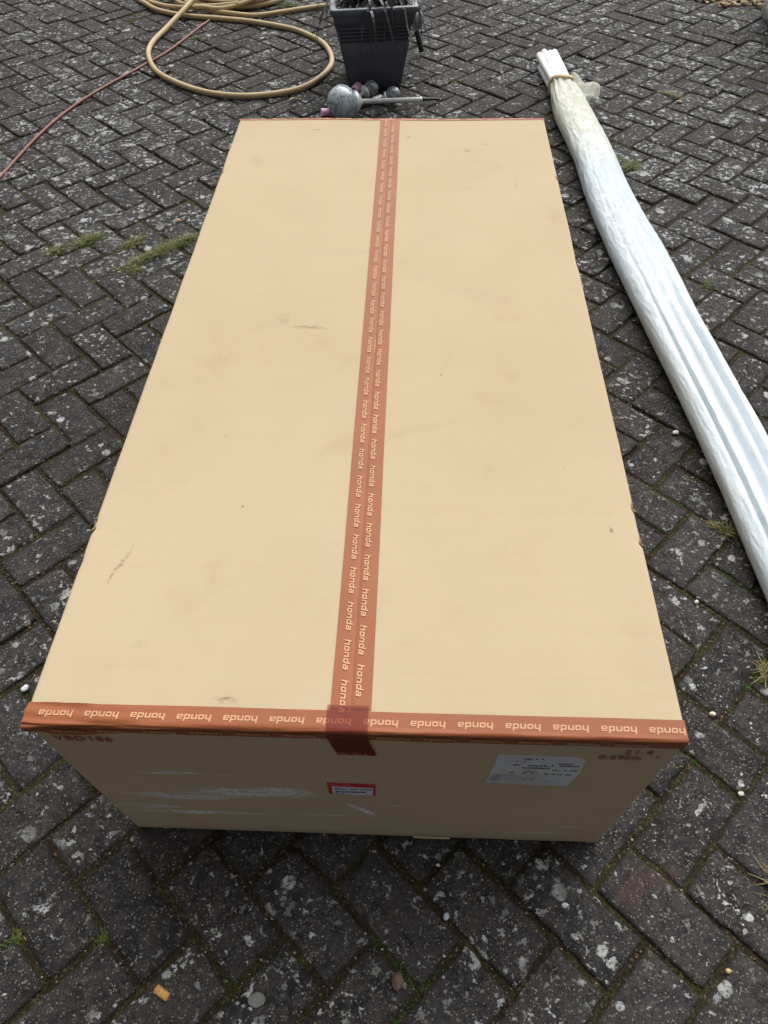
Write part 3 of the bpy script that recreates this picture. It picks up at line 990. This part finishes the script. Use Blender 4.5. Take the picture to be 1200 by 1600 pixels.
# ------------------------------------------------------------ pipe bundle
WHITE_PIPE = simple('white_pipe', (.76, .80, .82), .35, .5, None, (20, (.70, .72, .70)))
bundle = empty('pipe_bundle', (.72, 1.9, 0), 'long bundle of white plastic pipes wrapped in milky film on the paving', 'pipes')
BO = Vector((.72, 1.9, 0))
AX = [(3.60, .655), (3.10, .702), (2.95, .708), (2.80, .712), (2.60, .731), (2.40, .745), (2.20, .750), (2.00, .764), (1.80, .786), (1.60, .806), (1.40, .824), (1.20, .848), (1.00, .872), (.80, .889), (.60, .902), (.40, .915), (.22, .926)]
HWID = [(3.60, .05), (3.10, .0515), (3.05, .054), (2.95, .066), (2.80, .074), (2.60, .074), (2.40, .072), (2.20, .076), (2.00, .080), (1.80, .085), (1.60, .083), (1.40, .079), (1.20, .079), (1.00, .080), (.80, .080), (.60, .080), (.22, .076)]
def interp(T, y):
    ys = [a for a, b in T][::-1]; vs = [b for a, b in T][::-1]
    return float(np.interp(y, ys, vs))
# the pipes: a stack, 4 below, 3 in the middle, 2 on top; ends stand proud of the film
PR = .0150
def pipes():
    spots = [(-.034, .017), (.000, .017), (.034, .017), (-.036, .048), (-.012, .052), (.012, .050), (.034, .048)]
    for k, (ox, oz) in enumerate(spots):
        r = .0165 if k < 3 else .0150
        y0 = (3.36, 3.40, 3.39, 3.415, 3.44, 3.435, 3.45)[k]
        pts = []
        for y in np.linspace(y0, .30, 30):
            sp = 1 + .10 * sstep(3.15, 3.5, y) - .12 * math.exp(-((y - 3.1) / .08) ** 2) + .5 * sstep(2.9, 2.0, y)
            pts.append((interp(AX, y) + ox * sp, y, max(oz, r + .001)))
        mb = MB()
        n = 18
        mb.tube(pts, r, n, False)
        # hollow end
        d = (Vector(pts[0]) - Vector(pts[1])).normalized()
        e = Vector(pts[0])
        m2 = MB(); m2.lathe([(0, r), (0.0006, r - .0006), (0.0006, r - .0022), (-.12, r - .0026)], e, d, n, False)
        mb.add(m2.V, m2.F)
        V = [Vector(v) - BO for v in mb.V]
        mesh('pipe', V, mb.F, WHITE_PIPE, bundle)
pipes()

def mat_film(name='milky_film', clear=0.):
    t = NT(name); P = t.obj()
    xyz = t.n('SeparateXYZ', {0: P})
    far = t.step(t.math('ADD', xyz.outputs[1], t.math('MULTIPLY', t.noise(P, 9, 3), .5)), .50, 1.1)
    col = t.mix(t.step(t.noise(t.map(P, scale=(14, 2, 14)), 1., 4, .6), .35, .65), (.69, .79, .86), (.77, .84, .885))
    cream = t.mix(t.step(t.noise(P, 16, 4, .6), .35, .65), (.70, .71, .59), (.78, .79, .69))
    col = t.mix(far, col, cream)
    tea = t.step(t.noise(t.map(P, scale=(20, 5, 20)), 1., 3, .6), .58, .74)
    col = t.mix(t.math('MULTIPLY', tea, .30), col, (.70, .64, .50))
    crk = t.noise(t.map(P, scale=(40, 16, 40), rot=(0, 0, .5)), 1., 6, .65, 1.4)
    crk2 = t.noise(t.map(P, scale=(24, 60, 24), rot=(0, 0, -.4)), 1., 5, .65, 1.0)
    rd = t.math('ABSOLUTE', t.math('SUBTRACT', crk, .5))
    rd2 = t.math('ABSOLUTE', t.math('SUBTRACT', crk2, .5))
    far2 = t.step(xyz.outputs[1], -.9, .3, .25, 1.)
    h = t.math('MULTIPLY', t.math('ADD', t.step(rd, .0, .05), t.math('MULTIPLY', t.step(rd2, .0, .05), .6)), far2)
    lng = t.noise(t.map(P, scale=(46, 2.2, 46), rot=(0, 0, -.10)), 1., 4, .6, .4)
    h = t.math('ADD', h, t.math('MULTIPLY', lng, 1.6))
    h = t.math('ADD', h, t.math('MULTIPLY', t.noise(P, 34, 3, .5), .5))
    h = t.math('ADD', h, t.math('MULTIPLY', t.noise(t.map(P, scale=(90, 40, 90)), 1., 5, .6, 2.0), .12))
    nb = t.bump(h, .55, .0028)
    b = t.bsdf(Base_Color=col, Roughness=.20, Specular_IOR_Level=.55, Normal=nb)
    tl = t.n('BsdfTranslucent', {'Color': col, 'Normal': nb}).outputs[0]
    tp = t.n('BsdfTransparent', {'Color': (.95, .97, .95)}).outputs[0]
    m = t.n('MixShader', {0: .18, 1: b, 2: tl}).outputs[0]
    m = t.n('MixShader', {0: t.step(xyz.outputs[1], .5, 1.15, .02 + clear, .10 + clear), 1: m, 2: tp}).outputs[0]
    return t.done(m)
FILM = mat_film()
FILM_CLEAR = mat_film('clear_film', .30)

def sleeve():
    NA = 128
    ys = list(np.linspace(3.110, .27, 430))
    rows = []
    for i, y in enumerate(ys):
        cx = interp(AX, y); hw = interp(HWID, y)
        hgt = .080 + .012 * sstep(3.1, 2.7, y)
        hgt = hgt * (1 - .10 * sstep(1.5, .9, y))
        neck = sstep(2.75, 3.12, y)
        hgt = hgt * (1 - .02 * neck)
        row = []
        for k in range(NA):
            a = 2 * math.pi * k / NA
            ca, sa = math.cos(a), math.sin(a)
            ex = math.copysign(abs(ca) ** .78, ca) * hw
            ez = math.copysign(abs(sa) ** .80, sa) * hgt / 2
            # ridges where the film lies on single pipes, valleys where it sags between them
            u = ca
            val = 0.
            if sa > -.2:
                amp = .034 * sstep(1.75, 1.05, y) + .006 * sstep(2.8, 1.9, y)
                wv = .018 * math.sin(y * 3.1)
                for uc, sg, kk in ((.27, .085, 1.), (.67, .065, .75), (-.10, .055, .42), (-.52, .06, .36)):
                    val -= amp * kk * math.exp(-((u - uc - wv) / sg) ** 2)
                val += amp * .16 * (math.exp(-((u - .46) / .05) ** 2) + math.exp(-((u - .08) / .06) ** 2))
            # wrinkles
            w = 0.
            d1 = abs(ns(a * 2.2 + y * 3.5, y * 9 - a * 1.2, 2.)); d2 = abs(ns(a * 4 - y * 5, y * 17 + a, 7.))
            w += .0030 * (.35 - d1) * (.35 + .9 * sstep(1.0, 2.4, y)) + .0018 * (.3 - d2)
            w += .0022 * ns(a * 1.5, y * 3.5, 9)
            w += .0010 * (.3 - abs(ns(a * 7 + y * 6, y * 30 - a * 3, 4.)))
            # long pleats gathered into the tie
            pl = math.sin(a * 11 + 2.5 * ns(a * 2, y * 4, 1)) + .6 * math.sin(a * 19 + 4 * ns(a, y * 5, 2))
            w += .0036 * neck * pl * (1 - .75 * sstep(3.08, 3.135, y))
            f = (val + w)
            l = math.hypot(ca, sa * .8)
            x = cx + ex + ca / l * f * .7
            z = hgt / 2 + ez + sa / l * f
            if sa < 0: z = max(z, .0015 + .0008 * (1 + ns(a * 6, y * 20)))
            row.append(Vector((x, y, max(z, .0012))) - BO)
        rows.append(row)
    # close the near end with a crumpled gather
    last = rows[-1]; c = sum(last, Vector()) / NA
    for s, dy in ((.8, .010), (.45, .022), (.1, .026)):
        rows.append([c + (p - c) * s + Vector((0, -dy, 0)) for p in last])
    mb = MB(); mb.grid([list(reversed(r)) for r in rows], True)
    mb.build('film_sleeve', FILM, bundle)
    # the tie
    y = 3.080; pts = []
    for k in range(41):
        a = 2 * math.pi * k / 40
        ca, sa = math.cos(a), math.sin(a)
        pts.append(Vector((interp(AX, y) + math.copysign(abs(ca) ** .8, ca) * .0560, y - .012 * ca + .004 * math.sin(3 * a), .041 + math.copysign(abs(sa) ** .8, sa) * .0425)) - BO)
    mb = MB(); mb.tube(pts, .0062, 8, False)
    mb.tube([p + Vector((0, .009, .001)) for p in pts], .0056, 8, False)
    mb.build('tie_tape', simple('tan_tie', (.62, .47, .26), .5, .4, None, (120, (.52, .38, .2))), bundle)
    # short collar of film peeping out past the tie
    rows = []
    for j in range(6):
        yy = 3.085 + .034 * j / 5
        rows.append([Vector((interp(AX, yy) + (.0525 + .005 * math.sin(k * 2.3) * j / 5) * math.cos(2 * math.pi * k / 72), yy + .008 * ns(k * .3, j * .2, 4) * j / 5, max(.002, .041 + (.0405 + .004 * math.sin(k * 1.7) * j / 5) * math.sin(2 * math.pi * k / 72)))) - BO for k in range(72)])
    mb = MB(); mb.grid(rows, True)
    mb.build('film_collar', FILM, bundle)
sleeve()

def film_frill():
    """loose surplus film sticking out to the right of the tie as an open ruffled fold"""
    base0, base1 = Vector((.725, 3.085, .062)), Vector((.765, 2.900, .045))
    mb = MB(); rows = []
    n, m = 46, 16
    for i in range(n + 1):
        t = i / n
        root = base0.lerp(base1, t)
        ang = RAD(62 - 130 * t)
        reach = (.078 + .022 * math.sin(t * math.pi)) * (.35 + .65 * math.sin(math.pi * min(1, .12 + t * .80)))
        row = []
        for j in range(m + 1):
            s = j / m
            ruff = .016 * s * math.sin(t * 15 + 1.5 * s) + .008 * s * ns(t * 7, s * 3, 2)
            p = root + Vector((math.cos(ang) * reach * s, math.sin(ang) * reach * s * .55, .030 * math.sin(s * 2.3) + ruff - .012 * s))
            p.z = max(p.z, .004)
            row.append(p - BO)
        rows.append(row)
    mb.grid(rows)
    mb.build('loose_film', FILM_CLEAR, bundle)
film_frill()

# ------------------------------------------------------------ planter and its grass
POT = NT('dark_grey_plastic')
_P = POT.obj()
_c = POT.mix(POT.step(POT.noise(_P, 14, 5, .65), .35, .7), (.050, .055, .072), (.066, .071, .090))
_c = POT.mix(POT.step(POT.noise(POT.map(_P, scale=(40, 40, 6)), 1., 5, .7), .56, .8, 0, .35), _c, (.11, .115, .13))
POT = POT.done(POT.bsdf(Base_Color=_c, Roughness=.48, Specular_IOR_Level=.45, Normal=POT.bump(POT.noise(_P, 260, 4, .6), .15, .0008)))
planter = empty('planter', (-.134, 3.270, 0), 'tapered square dark grey plastic planter with ribbed band beyond the box', 'planter', None, RAD(7.0))
def sq(h, hw, r=.014, n=5):
    P = []
    for cx, cy, a0 in ((hw - r, -hw + r, -90), (hw - r, hw - r, 0), (-hw + r, hw - r, 90), (-hw + r, -hw + r, 180)):
        for k in range(n + 1):
            a = RAD(a0 + 90 * k / n); P.append((cx + r * math.cos(a), cy + r * math.sin(a), h))
    return P
def pot():
    b0, b1, hh = .114, .174, .318
    def hw(z): return b0 + (b1 - b0) * z / hh
    prof = [(0, b0 - .008), (.0015, b0 - .002), (.006, hw(.006)), (.05, hw(.05)), (.10, hw(.10)), (.15, hw(.15)), (.205, hw(.205))]
    prof += [(.2065, hw(.206) - .0035)]
    for zc in (.2135, .2275, .2415, .2555):
        prof += [(zc - .0032, hw(zc) - .0105), (zc + .0030, hw(zc) - .0105), (zc + .0034, hw(zc) + .0030), (zc + .0050, hw(zc) + .0034), (zc + .0102, hw(zc) - .0060)]
    prof += [(.268, hw(.268) + .002), (.30, hw(.30) + .002), (.318, hw(.318) + .002)]
    mb = MB()
    mb.grid([sq(z, w) for z, w in prof], True)
    mb.F.append(tuple(reversed(range(24))))
    mb.build('pot_body', POT, planter)
    rim = [(.312, .177), (.314, .1825), (.330, .1840), (.3345, .1825), (.336, .179), (.335, .163), (.331, .155), (.25, .146), (.24, .144)]
    mb = MB(); mb.grid([sq(z, w) for z, w in rim], True)
    mb.build('rim', simple('rim_plastic', (.10, .115, .14), .40, .5, (200, .15, .0008), (30, (.07, .08, .10))), planter)
    rows = []
    mb = MB()
    G = 24
    rows = [[((i / G - .5) * .288, (j / G - .5) * .288, .272 + .012 * ns(i * .4, j * .4, 2) + .006 * ns(i * 1.3, j * 1.3, 5)) for i in range(G + 1)] for j in range(G + 1)]
    mb.grid(rows)
    mb.build('soil', simple('potting_soil', (.030, .021, .015), .95, .1, (180, 1., .006), (160, (.075, .055, .04))), planter)
pot()

def dark_grass():
    root = empty('black_grass_plant', (-.134, 3.270, .272), 'black strap leaved grass growing in the dark grey planter', 'plant', None, RAD(5))
    cb = CB()
    for k in range(210):
        a = random.random() * 6.283
        if k < 46: a = random.gauss(-math.pi / 2, .75)
        rr = random.uniform(0, .09)
        p = Vector((rr * math.cos(a) + random.gauss(0, .02), rr * math.sin(a) + random.gauss(0, .02), -.005))
        d = Vector((math.cos(a + random.gauss(0, .35)), math.sin(a + random.gauss(0, .35)), 0))
        facing = abs((a + math.pi / 2 + math.pi) % (2 * math.pi) - math.pi) < .95
        L = random.uniform(.13, .30) * (.78 if facing and k % 3 else 1); h = random.uniform(.06, .15)
        seg = 12; side = d.cross(Vector((0, 0, 1))).normalized()
        br = random.random()
        col = (.012, .012, .016) if br < .80 else ((.05, .055, .065) if br < .95 else (.14, .12, .095))
        w = random.uniform(.0075, .0125)
        b = len(cb.V); tw = random.gauss(0, .15)
        reach = L * random.uniform(.55, .85)
        hw = .184
        for q in range(seg + 1):
            t = q / seg
            c = p + d * (reach * t) + Vector((0, 0, h * 4 * t * (1 - t) * .9 - (L * .36) * t ** 2.6))
            # leaves rest on the rim where they cross it, then hang down outside
            m = max(abs(c.x), abs(c.y))
            if m < hw + .01: c.z = max(c.z, .060 if m > .14 else .004)
            ww = w * (1 - t ** 4) * .5 + .0006
            sd = (side * math.cos(tw * t) + Vector((0, 0, 1)) * math.sin(tw * t)) * ww
            cb.V += [tuple(c - sd), tuple(c + sd)]
            cb.C += [(*col, 1)] * 2
        for q in range(seg):
            i = b + 2 * q; cb.F.append((i, i + 1, i + 3, i + 2))
    t = NT('black_leaf')
    t.done(t.bsdf(Base_Color=t.attr('col').outputs['Color'], Roughness=.42, Specular_IOR_Level=.4))
    cb.build('foliage', t.m, root)
dark_grass()

# ------------------------------------------------------------ solar globe lamps
def mat_crackle():
    t = NT('crackle_glass'); P = t.obj()
    n1 = t.noise(t.map(P, scale=(16, 16, 26), rot=(.6, .3, .2)), 1., 5, .6, 1.1)
    v = t.math('ABSOLUTE', t.math('SUBTRACT', n1, .5))
    col = t.mix(t.step(v, .0, .11), (.46, .52, .56), (.20, .255, .30))
    col = t.mix(t.step(t.noise(P, 16, 3, .6), .60, .68), col, (.50, .27, .46))
    nb = t.bump(n1, .3, .003)
    return t.done(t.bsdf(Base_Color=col, Roughness=.16, Specular_IOR_Level=.6, Coat_Weight=.4, Transmission_Weight=.12, Normal=nb))
def mat_smoke():
    t = NT('clear_globe'); P = t.obj()
    n1 = t.noise(P, 40, 5, .6, .8)
    col = t.mix(t.step(n1, .40, .62), (.10, .115, .125), (.25, .275, .29))
    return t.done(t.bsdf(Base_Color=col, Roughness=.12, Specular_IOR_Level=.6, Transmission_Weight=.25, Normal=t.bump(n1, .2, .002)))
CRK, SMK = mat_crackle(), mat_smoke()
STEEL = simple('brushed_steel', (.66, .67, .67), .34, .5, (300, .1, .0005), (60, (.55, .56, .56)), Metallic=.35)
BLACKP = simple('black_plastic', (.018, .018, .020), .45, .5)
GREYT = simple('smoky_tube', (.075, .085, .085), .3, .5)
PINK = simple('pink_plastic', (.90, .52, .74), .4, .5, None, (60, (.85, .44, .68)))
def globe(mb, c, r, axis):
    pr = [(-r * math.cos(a), r * math.sin(a) * (1 + .012 * math.sin(5 * a))) for a in [math.pi * k / 20 for k in range(1, 20)]]
    pr = [(-r, .0004)] + pr + [(r, .0004)]
    mb.lathe(pr, c, axis, 36)
def lamp(c, r, axis, rod, spike, label, glass, collar=1., name='solar_lamp', shell=None):
    c = Vector(c); axis = Vector(axis).normalized()
    root = empty(name, (c.x, c.y, 0), label, 'solar light', 'solar globe lights lying by the planter')
    o = Vector((c.x, c.y, 0))
    mb = MB(); globe(mb, c - o, r, axis); mb.build('globe', glass, root)
    k = r * collar
    mb = MB()
    mb.lathe([(r * .80, k * .58), (r * .84, k * .63), (r * .98, k * .64), (r * 1.02, k * .58), (r * 1.14, k * .50), (r * 1.18, k * .40), (r * 1.28, k * .30), (r * 1.36, k * .20)], c - o, axis, 28)
    mb.build('collar', STEEL, root)
    if rod:
        L, rr = rod
        mb = MB()
        mb.lathe([(r * 1.3, rr), (r * 1.3 + L * .96, rr), (r * 1.3 + L * .965, rr * 1.12), (r * 1.3 + L, rr * 1.12)], c - o, axis, 18)
        mb.build('stake', STEEL if shell is None else shell, root)
        if spike:
            s0 = r * 1.3 + L
            mb = MB()
            mb.lathe([(s0, rr * .95), (s0 + spike * .15, rr * .85), (s0 + spike * .9, rr * .35), (s0 + spike, rr * .05)], c - o, axis, 4)
            mb.build('spike', BLACKP, root)
    return root
cA = Vector((-.247, 2.872, .066))
lamp(cA, .0640, Vector((.205, 3.045, .010)) - cA, (.278, .0095), .092, 'biggest crackled glass globe light with a long silver stake beside the box', CRK)
lamp((-.136, 3.064, .042), .0345, (-.032, -.026, -.008), (.020, .008), 0, 'smoky glass globe light leaning on the planter beside the pink tube', SMK, 1.30)
lamp((-.036, 3.016, .036), .0335, (-.046, -.004, -.018), (.030, .006), 0, 'smoky glass globe light at the front right foot of the planter', SMK, 1.25)
lamp((.046, 3.492, .172), .047, Vector((.087, 3.588, .012)) - Vector((.046, 3.492, .172)), (.126, .0125), 0, 'globe light standing behind the planter with a hollow black tube leg', SMK, .62, shell=BLACKP)
def loose_stake():
    root = empty('lamp_stake', (-.13, 3.01, 0), 'loose smoky lamp tube with a silver end between the globe lights', 'lamp stake')
    o = Vector((-.13, 3.01, 0))
    a, b = Vector((-.180, 2.972, .014)), Vector((-.088, 3.036, .018))
    d = (b - a).normalized(); L = (b - a).length
    mb = MB(); mb.lathe([(0, .0105), (L * .62, .0105)], a - o, d, 18); mb.build('tube', GREYT, root)
    mb = MB(); mb.lathe([(L * .60, .0125), (L * .61, .0135), (L * .98, .0135), (L, .0120)], a - o, d, 18); mb.build('ferrule', STEEL, root)
loose_stake()
def pink_tube(c, axis, r, L, label):
    c = Vector(c); mb = MB()
    o = Vector((c.x, c.y, 0))
    mb.lathe([(-L / 2, r * .86), (-L / 2, r), (L / 2 - .002, r), (L / 2, r * .97), (L / 2, r * .84), (-L / 2 + .004, r * .80), (-L / 2 + .004, .0005)], c - o, axis, 24, False)
    ob = mb.build('pink_tube', PINK); ob.location = o
    tag(ob, label, 'tube', 'pink plastic tubes among the lamps')
pink_tube((-.201, 3.098, .030), (-.55, -1, -.25), .0200, .040, 'pink plastic tube open towards the box behind the biggest globe light')
pink_tube((-.322, 2.894, .0165), (-1, -.25, .1), .0150, .040, 'pink plastic tube at the left of the biggest globe light')

# ------------------------------------------------------------ hose and cable
def mat_hose():
    t = NT('yellow_hose'); P = t.obj()
    c = t.mix(t.step(t.noise(P, 7, 4, .6), .35, .65), (.44, .335, .185), (.38, .28, .145))
    c = t.mix(t.step(t.noise(P, 60, 4, .7), .56, .78, 0, .45), c, (.20, .145, .08))
    return t.done(t.bsdf(Base_Color=c, Roughness=.5, Specular_IOR_Level=.3, Normal=t.bump(t.noise(P, 120, 3), .1, .001)))
HOSE = mat_hose()
HR = .0122
def hose():
    mb = MB()
    z = HR + .001
    loop = [(-1.03, 4.90, .10), (-1.075, 4.60, .10), (-1.112, 4.379, .085), (-1.158, 4.126, .058), (-1.239, 3.893, z + .006), (-1.271, 3.717, z), (-1.254, 3.552, z), (-1.170, 3.356, z), (-1.048, 3.224, z), (-.900, 3.120, z), (-.739, 3.072, z), (-.580, 3.090, z), (-.450, 3.160, z), (-.370, 3.297, z), (-.342, 3.461, z), (-.393, 3.663, z), (-.498, 3.809, z), (-.608, 3.900, z), (-.789, 3.985, z), (-.969, 4.038, z), (-1.187, 4.090, z), (-1.346, 4.172, z), (-1.442, 4.275, z), (-1.524, 4.388, z), (-1.58, 4.60, z), (-1.50, 4.85, z + .01), (-1.25, 5.0, .05)]
    mb.tube(spline(loop, 10), HR, 14)
    strandB = [(-1.60, 4.62, z), (-1.50, 4.39, z), (-1.36, 4.25, z + .004), (-1.22, 4.155, z + .018), (-1.10, 4.118, z + .030), (-.98, 4.110, z + .026), (-.85, 4.190, .05), (-.755, 4.30, .075), (-.66, 4.46, .08), (-.66, 4.62, .07), (-.75, 4.78, .05)]
    mb.tube(spline(strandB, 8), HR * .92, 12)
    strandC = [(-1.20, 4.20, z + .03), (-1.05, 4.120, z + .016), (-.93, 4.085, z + .010), (-.80, 4.088, z), (-.66, 4.140, z), (-.52, 4.200, z), (-.38, 4.250, z), (-.20, 4.30, z), (.0, 4.42, z), (.10, 4.7, z)]
    mb.tube(spline(strandC, 8), HR * .92, 12)
    strandD = [(-1.29, 4.62, .06), (-1.305, 4.45, .055), (-1.295, 4.32, .045), (-1.235, 4.215, .035), (-1.14, 4.150, .040), (-1.02, 4.13, .045), (-.9, 4.15, .05)]
    mb.tube(spline(strandD, 8), HR * .92, 12)
    # the coil itself
    cx, cy = -.955, 4.485
    pts = []
    N = 13
    for k in range(N * 26):
        a = 2 * math.pi * k / 26; turn = k / 26
        lay = int(turn) % 4
        rr = (.375, .335, .295, .255)[lay] + .020 * math.sin(turn * 2.7) + .012 * math.sin(a * 2 + turn)
        zz = HR + .0225 * (int(turn) // 4) + .0030 * math.sin(a * 3 + turn) + .004
        pts.append((cx + .02 * math.sin(turn * 1.9) + rr * 1.05 * math.cos(a), cy + rr * 1.02 * math.sin(a), zz))
    # smooth the steps between layers
    P = np.array(pts)
    K = 9
    Q = np.array([P[max(0, i - K):i + K + 1].mean(0) for i in range(len(P))])
    Q[:, :2] = Q[:, :2] * .35 + P[:, :2] * .65
    sm = np.array([Q[max(0, i - 2):i + 3].mean(0) for i in range(len(Q))])
    mb.tube([tuple(q) for q in sm], HR, 12)
    o = mb.build('garden_hose', HOSE)
    tag(o, 'yellow tan garden hose in a coil with one big loop on the paving', 'hose')
hose()
def cable():
    z = .0062
    pts = [(-1.60, 2.05, z), (-1.575, 2.20, z), (-1.549, 2.347, z), (-1.535, 2.518, z), (-1.517, 2.698, z), (-1.488, 2.860, z), (-1.448, 3.007, z), (-1.381, 3.177, z), (-1.303, 3.335, z), (-1.238, 3.472, z * .9), (-1.177, 3.600, z), (-1.121, 3.784, z), (-1.062, 3.990, z), (-1.0, 4.14, z), (-.9, 4.4, z)]
    mb = MB(); mb.tube(spline(pts, 10), .0056, 10)
    o = mb.build('cable', simple('red_brown_cable', (.22, .080, .058), .55, .4, None, (30, (.16, .065, .05))))
    tag(o, 'thin reddish brown cable running under the yellow hose to the left edge', 'cable')
cable()

# ------------------------------------------------------------ far right corner
def corner_block():
    root = empty('concrete_planter', (1.848, 4.07, 0), 'lichen stained concrete block at the top right corner of the paving', 'concrete block', None, RAD(0))
    t = NT('painted_concrete'); P = t.obj()
    n = t.noise(P, 13, 6, .7, .5)
    c = t.mix(t.step(n, .47, .54), (.34, .33, .28), (.66, .74, .76))
    c = t.mix(t.step(t.noise(P, 40, 4, .7), .56, .68), c, (.09, .085, .06))
    m = t.done(t.bsdf(Base_Color=c, Roughness=.85, Specular_IOR_Level=.25, Normal=t.bump(n, .5, .004)))
    bm = bmesh.new()
    bmesh.ops.create_cube(bm, size=1)
    for v in bm.verts:
        s = 1 + .10 * (v.co.z + .5)
        v.co = Vector(((v.co.x + .5) * .5, (v.co.y - .5) * .62, (v.co.z + .5) * .36))
        
    bmesh.ops.bevel(bm, geom=bm.edges[:], offset=.006, segments=3, affect='EDGES')
    bmesh.ops.subdivide_edges(bm, edges=bm.edges[:], cuts=3, use_grid_fill=True)
    for v in bm.verts: v.co += Vector((ns(v.co.x * 9, v.co.y * 9, v.co.z * 9), ns(v.co.y * 9, v.co.z * 9, 4), 0)) * .004
    me = bpy.data.meshes.new('block'); bm.to_mesh(me); bm.free()
    link('block', me, m, root)
corner_block()
def litter():
    cb = CB()
    for k in range(2600):
        x = random.uniform(1.58, 2.5); y = random.uniform(4.14, 4.95)
        if y < 4.19 + .05 * ns(x * 6, 1, 2) + (.08 if x < 1.66 else 0) or (x > 1.82 and y < 4.09): continue
        q = random.random()
        col = (.26, .16, .085) if q < .4 else ((.36, .26, .15) if q < .65 else ((.10, .06, .035) if q < .85 else ((.50, .42, .28) if q < .95 else (.16, .19, .04))))
        if random.random() < .5: cb.stone((x, y, .001 + .012 * random.random()), random.uniform(.005, .012), col, .5)
        else:
            a = random.random() * 6.3
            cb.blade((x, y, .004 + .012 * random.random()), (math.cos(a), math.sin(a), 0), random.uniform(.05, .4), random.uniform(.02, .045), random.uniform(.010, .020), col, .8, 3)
    tag(cb.build('leaf_litter', GRIT), kind='stuff')
litter()
